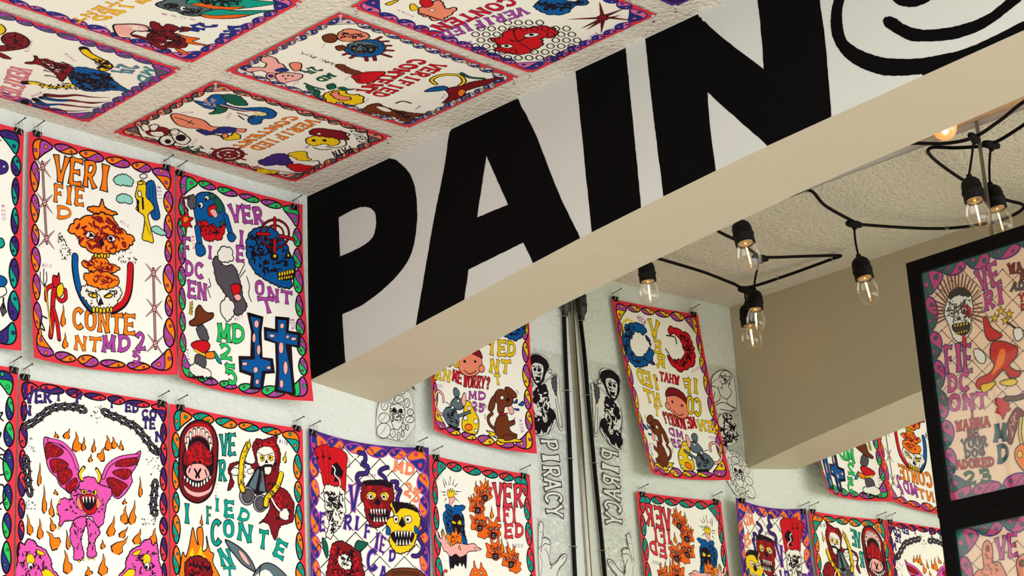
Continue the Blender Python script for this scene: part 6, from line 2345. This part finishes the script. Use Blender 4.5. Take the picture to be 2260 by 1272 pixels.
def clip(pos, label, grp, ang=0, nail=True, nlabel=None):
    x, y, z = pos
    root = empty('binder_clip', pos, label, 'binder clip', grp)
    b = MB(); wv = .013; wd_ = .0125
    # wedge body, opening downwards over the sheet
    vs = [(-wv, -.009, .002), (wv, -.009, .002), (wv, .007, .002), (-wv, .007, .002), (-wv, -.0025, -.015), (wv, -.0025, -.015), (wv, .001, -.015), (-wv, .001, -.015), (-wv, -.006, .0045), (wv, -.006, .0045), (wv, .004, .0045), (-wv, .004, .0045)]
    b.add(vs, [(0, 4, 5, 1), (1, 5, 6, 2), (2, 6, 7, 3), (3, 7, 4, 0), (4, 7, 6, 5), (0, 1, 9, 8), (1, 2, 10, 9), (2, 3, 11, 10), (3, 0, 8, 11), (8, 9, 10, 11)])
    b.build('clip_body', clipblack, root, False)
    for s_ in (-1, 1):
        h = MB()
        if s_ < 0: pts = [(-.010, -.0042, -.013), (-.006, -.010, .002), (-.0045, -.017, .014), (0, -.019, .017), (.0045, -.017, .014), (.006, -.010, .002), (.010, -.0042, -.013)]
        else: pts = [(-.010, .002, -.013), (-.0065, .005, .006), (-.006, .003, .018), (0, .001, .023), (.006, .003, .018), (.0065, .005, .006), (.010, .002, -.013)]
        h.tube(spline(pts, 4), .0009, 6); h.build('wire_handle', wire, root)
    root.rotation_euler = (0, ang, 0); root.scale = (.88, .88, .88)
    if nail:
        zz = z + .018
        n = MB((x, y + .012, zz)); n.tube([(x - .001, y + .012, zz), (x + .001, y - .032, zz + .006)], .0013, 8); n.tube([(x + .001, y - .032, zz + .006), (x + .0011, y - .0332, zz + .0062)], .0026, 10)
        tag(n.build('nail', nailm, None), nlabel, 'nail', 'nails holding the wall sheets')
clipblack = mat('black_enamel', (8, 7, 8), .5, spec=.15)
wire = mat('nickel_wire', (190, 188, 180), .25, 1)
nailm = mat('dark_steel', (48, 44, 40), .4, .8)
pinm = thin_glass('clear_plastic', (.86, .87, .84), .5, .08, .12, (.8, .8, .76))
def pin(pos, label):
    x, y, z = pos; b = MB(pos)
    M = Matrix.Translation(Vector(pos))
    b.lathe([(.0005, .0), (.0055, -.0005), (.0055, -.0025), (.0032, -.004), (.0026, -.012), (.0035, -.014), (.0052, -.0155), (.005, -.0175), (.0005, -.018)], M, 14)
    tag(b.build('push_pin', pinm, None), label, 'push pin', 'clear push pins on the ceiling')
# ---- posters
RR = dict(rim='r', line='k')
ST = {'P0': dict(rim='r', A='v', B='t', line='k', dot='n'), 'P1': dict(rim='r', A='m', B='o', line='k'), 'P2': dict(rim='r', A='g', B='m', line='k', nv=7), 'L0': dict(rim='r', A='n', B='g', line='k', dot='g'),
      'L1': dict(rim='r', A='r', B='v', line='k', nu=5, nv=8, wd=46, inset=34, rimw=34, cr=90), 'L2': dict(rim='r', A='o', B='t', line='k'), 'L3': dict(rim='V', A='o', B='n', line='m', wd=84, inset=48, dot='r'), 'L4': dict(rim='r', A='t', B='r', line='k'),
      'M': dict(rim='r', A='m', B='y', line='k'), 'C7': dict(rim='r', A='x', B='s', line='k', nv=9, nu=6), 'C5': dict(rim='r', A='n', B='L', line='x', nv=10, nu=8, wd=56), 'C4': dict(rim='r', A='n', B='P', line='n', nv=9, nu=7, wd=66),
      'C2': dict(rim='r', A='n', B='P', line='n', nu=6, nv=8), 'C6': dict(rim='r', A='x', B='m', line='n', nu=7, nv=8), 'C3': dict(rim='V', A='v', B='t', line='k')}
WG = 'printed posters clipped on the stucco wall'; CG = 'printed posters pinned on the ceiling'
LB = {'P0': 'wall poster with teal and violet border, cut off at the left edge, upper row', 'P1': 'wall poster with magenta and orange border, barbed wire and an orange cloud over a skull',
      'P2': 'wall poster with green and magenta border, blue skull in crosshairs and two spotted crosses', 'L0': 'wall poster with blue and green border, cut off at the left edge, lower row',
      'L1': 'wall poster of a pink winged demon ringed by grey chains and flames', 'L2': 'wall poster of a wide open mouth and a red hooded skeleton, teal lettering',
      'L3': 'purple edged wall poster of red cards, melting skulls and a chain link fence', 'L4': 'wall poster with red and teal border, blue hooded figure and burning skulls, beside the corner',
      'M': 'wall poster with yellow lettering, grey mouse on cheese and brown dog, partly behind the beam', 'C7': 'ceiling poster with grey and salmon border, nearest the wall and beam corner',
      'C5': 'ceiling poster with indigo and white border, red lettering and a yellow flower', 'C4': 'ceiling poster with a red face behind chain link and brown barbed wire',
      'C2': 'ceiling poster with a dark red lizard figure and yellow lettering, top left', 'C6': 'ceiling poster with a blue horned monster and claw marks, at the left edge', 'C3': 'ceiling poster of which only a purple corner shows above the big letters'}
for i, k in enumerate(ST):
    sheet(k, ST[k], 'ceiling_poster' if k[0] == 'C' else 'wall_poster', LB[k], 'poster', CG if k[0] == 'C' else WG, 11 + i)
SH = {'P0': 'left edge poster in the upper row', 'P1': 'barbed wire poster', 'P2': 'blue skull poster', 'L0': 'left edge poster in the lower row', 'L1': 'pink demon poster', 'L2': 'open mouth poster', 'L3': 'purple edged card poster', 'L4': 'blue hooded figure poster', 'M': 'yellow lettered mouse poster'}
for (k, side, x, z, ang) in CLIPS:
    c = GEOM[k][1]; y0 = c[1][1] if side == 'right' else c[0][1]
    clip((x, y0 + .001, z + H), 'black binder clip, top %s corner of the %s' % (side, SH[k]), 'binder clips holding the wall posters', ang, True, 'dark nail above the top %s clip of the %s' % (side, SH[k]))
CS = {'C7': 'grey and salmon bordered ceiling poster', 'C5': 'indigo bordered ceiling poster', 'C4': 'red face ceiling poster', 'C2': 'lizard figure ceiling poster', 'C6': 'horned monster ceiling poster', 'C3': 'purple cornered ceiling poster'}
WH = ('left corner', 'top corner', 'right corner', 'lowest corner')
for k, idx in (('C7', (0, 1, 2, 3)), ('C5', (0, 1, 2, 3)), ('C4', (0, 2, 3)), ('C2', (2, 3)), ('C6', (2, 3)), ('C3', (3,))):
    c = [Vector(p) for p in GEOM[k][1]]; mid_ = sum(c, Vector()) / 4
    for i in idx:
        p = c[i] + (mid_ - c[i]).normalized() * .012
        pin((p.x, p.y, p.z - .0015), 'clear push pin, %s of the %s' % (WH[i], CS[k]))

# ---- transparent decals
acet = thin_glass('acetate_sheet', (.95, .95, .93), .16, .07, .06, (.85, .85, .82), 30)
DL = {'D1': 'clear sheet with an inked hooded skeleton, beside the black cable', 'D2': 'clear strip lettered PIRACY in outline beside the black cable', 'D3': 'clear sheet with an inked pointing hand at the bottom by the cable',
      'D4': 'clear sheet with an inked dripping skull left of the mouse poster', 'D5': 'clear sheet of spiky black lettering, seen in the mirror beside the mouse poster', 'D6': 'clear sheet with a fine line curly drawing, topmost of those seen in the mirror'}
for i, k in enumerate(DL):
    s = Sheet(k, 60 + i); s.L = .0008
    s.quadgrid(0, 0, s.U, s.V, 6, 6, acet, 0)
    s.run(ART.get(k, '')); tag(s.build('line_art_decal'), DL[k], 'decal', 'clear line art decals on the stucco wall')

# ---- framed prints on the mirror
frameb = mat('black_frame_lacquer', (8, 6, 6), .6, spec=.08); cover = thin_glass('picture_glass', (.93, .93, .92), .25, .03)
for k, lab in (('F1', 'black framed print with red spiky haired skull and the words I wanna be your dog'), ('F2', 'black framed print with a raised hand, under the spiky skull print')):
    a, b_, c, d = [Vector(p) for p in GEOM[k][1]]; U = (b_ - a).normalized(); D = (d - a).normalized(); Nn = Vector((-1, 0, 0)); Nn = D.cross(U).normalized()
    if Nn.x > 0: Nn = -Nn
    root = empty('framed_print', (a + b_ + c + d) / 4, lab, 'framed print', 'black framed prints on the mirror')
    o0 = root.location; fwd = .0388
    fr = MB(o0); ins = [a, b_, c, d]; out = [a - U * fwd - D * fwd, b_ + U * fwd - D * fwd, c + U * fwd + D * fwd, d - U * fwd + D * fwd]
    vs = [p + Nn * .012 for p in out] + [p + Nn * .012 for p in ins] + [p - Nn * .015 for p in out] + [p - Nn * .003 for p in ins]
    fs = []
    for i in range(4): j = (i + 1) % 4; fs += [(i, j, 4 + j, 4 + i), (i, 8 + i, 8 + j, j), (4 + i, 4 + j, 12 + j, 12 + i)]
    fs.append((8, 9, 10, 11))
    fr.add(vs, fs); fr.build('frame', frameb, root, False)
    s = Sheet(k, 90); s.n = Nn; s.quadgrid(0, 0, s.U, s.V, 1, 1, mat('print_paper', (255, 222, 190), .6), -.0005); s.border(rim='T', A='H', B='T', line='v', wd=92, inset=30, nu=4, nv=6, rimw=34, cr=110); s.run(ART[k])
    p = s.build('print', root); p.location = s.org - o0
    g = MB(o0); g.add([x + Nn * .004 for x in ins], [(0, 1, 2, 3)]); g.build('glass', cover, root, False)

# ---- string light
cablem = mat('black_rubber', (17, 12, 12), .7, noise=(40, .2), spec=.15); sockm = mat('black_socket', (16, 12, 12), .65, spec=.18); glassb = thin_glass('bulb_glass', (.985, .96, .92), .10, .01); brass = mat('warm_metal', (196, 170, 130), .3, .9)
fil = mat('filament_glow', (255, 170, 90), .5, emit=((1, .42, .12), FILS)); filhot = mat('filament_hot', (255, 190, 110), .5, emit=((1, .5, .18), FILS * 3)); glow = thin_glass('amber_lit_glass', (1, .62, .36), .12, .05, .55, (1, .56, .30)); core = mat('lamp_core', (255, 220, 170), .3, emit=((1, .62, .3), 26)); staple = mat('white_staple', (170, 168, 160), .4)
Zc = H
path = [(-.10, -.322, -.03), (-.346, -.302, -.03), (-.52, -.28, -.035), (-.6, -.285, -.04), (-.64, -.44, -.03), (-.655, -.60, -.022), (-.66, -.647, -.02), (-.63, -.645, -.022), (-.5, -.60, -.035), (-.34, -.598, -.065), (-.262, -.612, -.075), (-.17, -.62, -.05), (-.043, -.63, -.03), (-.028, -.70, -.02), (-.03, -.95, -.02), (-.035, -1.02, -.025), (-.13, -1.0, -.05), (-.30, -.975, -.062), (-.39, -.94, -.045), (-.66, -1.01, -.03), (-.76, -1.1, -.03), (-.80, -1.21, -.03), (-.745, -1.315, -.03), (-.6, -1.325, -.035), (-.367, -1.354, -.035), (-.12, -1.41, -.028), (-.045, -1.46, -.030), (-.045, -1.55, -.060), (-.0586, -1.648, -.078), (-.065, -1.74, -.060), (-.07, -1.815, -.036), (-.09, -1.93, -.02), (-.2, -2.0, -.03), (-.38, -1.9, -.04), (-.46, -1.82, -.055), (-.6, -1.9, -.03), (-.75, -2.2, -.03)]
root = empty('string_light', (-.3, -1.0, H - .05), 'black string light cable with clear warm bulbs zigzagging between the beam and mirror', 'string lights')
O = root.location
b = MB(O); b.tube(spline([(x, y, z + H) for x, y, z in path], 7), .0052, 10); b.build('cable', cablem, root)
for p in ((-.63, -.40, -.03), (-.655, -.62, -.02), (-.035, -1.0, -.02), (-.70, -1.05, -.03), (-.08, -1.42, -.026)):
    b = MB(O); b.tube([(p[0] - .008, p[1], p[2] + H + .007), (p[0] - .008, p[1], p[2] + H - .006), (p[0] + .008, p[1], p[2] + H - .006), (p[0] + .008, p[1], p[2] + H + .007)], .0012, 6); b.build('cable_staple', staple, root)
def bulb(conn, top, tip, hot=False):
    """conn: where the drop leaves the cable; top: upper end of the socket; tip: lowest point of the glass"""
    conn, top, tip = [Vector((p[0], p[1], p[2] + H)) for p in (conn, top, tip)]
    ax = (tip - top).normalized(); k = .205 / .205; L_ = (tip - top).length; sc = L_ / .150
    b = MB(O); b.tube([conn + Vector((-.028, -.006, 0)), conn + Vector((-.014, -.003, 0)), conn + Vector((.014, .003, 0)), conn + Vector((.028, .006, 0))], [.0085, .012, .012, .0085], 10); b.tube([conn, conn - Vector((0, 0, .018))], [.012, .006], 10); b.build('tee_connector', sockm, root)
    b = MB(O); b.tube(spline([conn, conn.lerp(top, .5) + Vector((.003, .002, 0)), top + ax * -.004, top], 5), .0034, 8); b.build('drop_wire', cablem, root)
    M = Matrix.Translation(top) @ ax.to_track_quat('Z', 'Y').to_matrix().to_4x4() @ Matrix.Scale(sc, 4)
    b = MB(O); b.lathe([(.0005, -.006), (.007, -.006), (.0075, .002), (.016, .006), (.0235, .014), (.0265, .026), (.0265, .040), (.0285, .041), (.0285, .047), (.0265, .048), (.0270, .070), (.0245, .070), (.0245, .062), (.0005, .062)], M, 26)
    so = b.build('lamp_socket', sockm, root)
    b = MB(O); b.lathe([(.0225, .063), (.0225, .067), (.0150, .073), (.0005, .074)], M, 22); b.build('screw_cap', brass, so)
    b = MB(O); b.lathe([(.0200, .064), (.0235, .076), (.0285, .088), (.0325, .100), (.0335, .112), (.0315, .127), (.0250, .140), (.0140, .148), (.0005, .150)], M, 28); b.build('bulb_glass', glow if hot else glassb, so)
    f_ = MB(O)
    for dx in (-.0022, .0022): f_.tube([M @ Vector((dx, 0, .082)), M @ Vector((dx * .6, 0, .128))], .0013, 6)
    f_.build('filament', filhot if hot else fil, so)
    if hot:
        b = MB(O); b.lathe([(.0005, -.010), (.007, -.007), (.0095, 0), (.007, .007), (.0005, .010)], Matrix.Translation(tip + Vector((-.004, -.004, .022))), 14); b.build('lit_core', core, so)
for a in BULBS: bulb(*a)

# ---- power cord in the corner
b = MB((-.04, -.012, 3.0))
pts = [(-.036, -.012, -.12), (-.036, -.012, -.17), (-.040, -.013, -.30), (-.041, -.012, -.476), (-.044, -.012, -.70), (-.049, -.012, -.935), (-.05, -.012, -1.2), (-.05, -.012, -1.7), (-.05, -.012, -2.3)]
pts = [(x, y, z + H) for x, y, z in pts]
root = empty('power_cord', (-.045, -.012, 3.0), 'thick black power cord stapled down the wall in the corner by the mirror', 'power cord')
b = MB(root.location); b.tube(spline(pts, 6), .0068, 12); b.build('cord', cablem, root)
b = MB(root.location); b.lathe([(.0005, 0), (.0075, 0), (.009, .012), (.019, .028), (.021, .05), (.021, .125), (.018, .13), (.0005, .13)], Matrix.Translation((-.036, -.022, H - .172)) @ Matrix.Diagonal((1, .8, 1, 1)), 20)

for dz in (.045, .075, .1):
    b.box((-.044, -.0405, H - .172 + dz), (-.0405, -.036, H - .165 + dz), 1); b.box((-.0315, -.0405, H - .172 + dz), (-.028, -.036, H - .165 + dz), 1)
b.build('outlet_connector', [mat('charcoal_rubber', (44, 48, 48), .5), frameb], root)
for z in (-.172, -.43, -.66, -.95):
    b = MB(root.location); xx = -.037 - .014 * min(1, -z) ; b.tube([(xx - .012, -.002, z + H), (xx - .009, -.0205, z + H - .001), (xx + .011, -.0205, z + H - .002), (xx + .016, -.002, z + H - .002)], .0011, 6); b.build('cable_staple', staple, root)
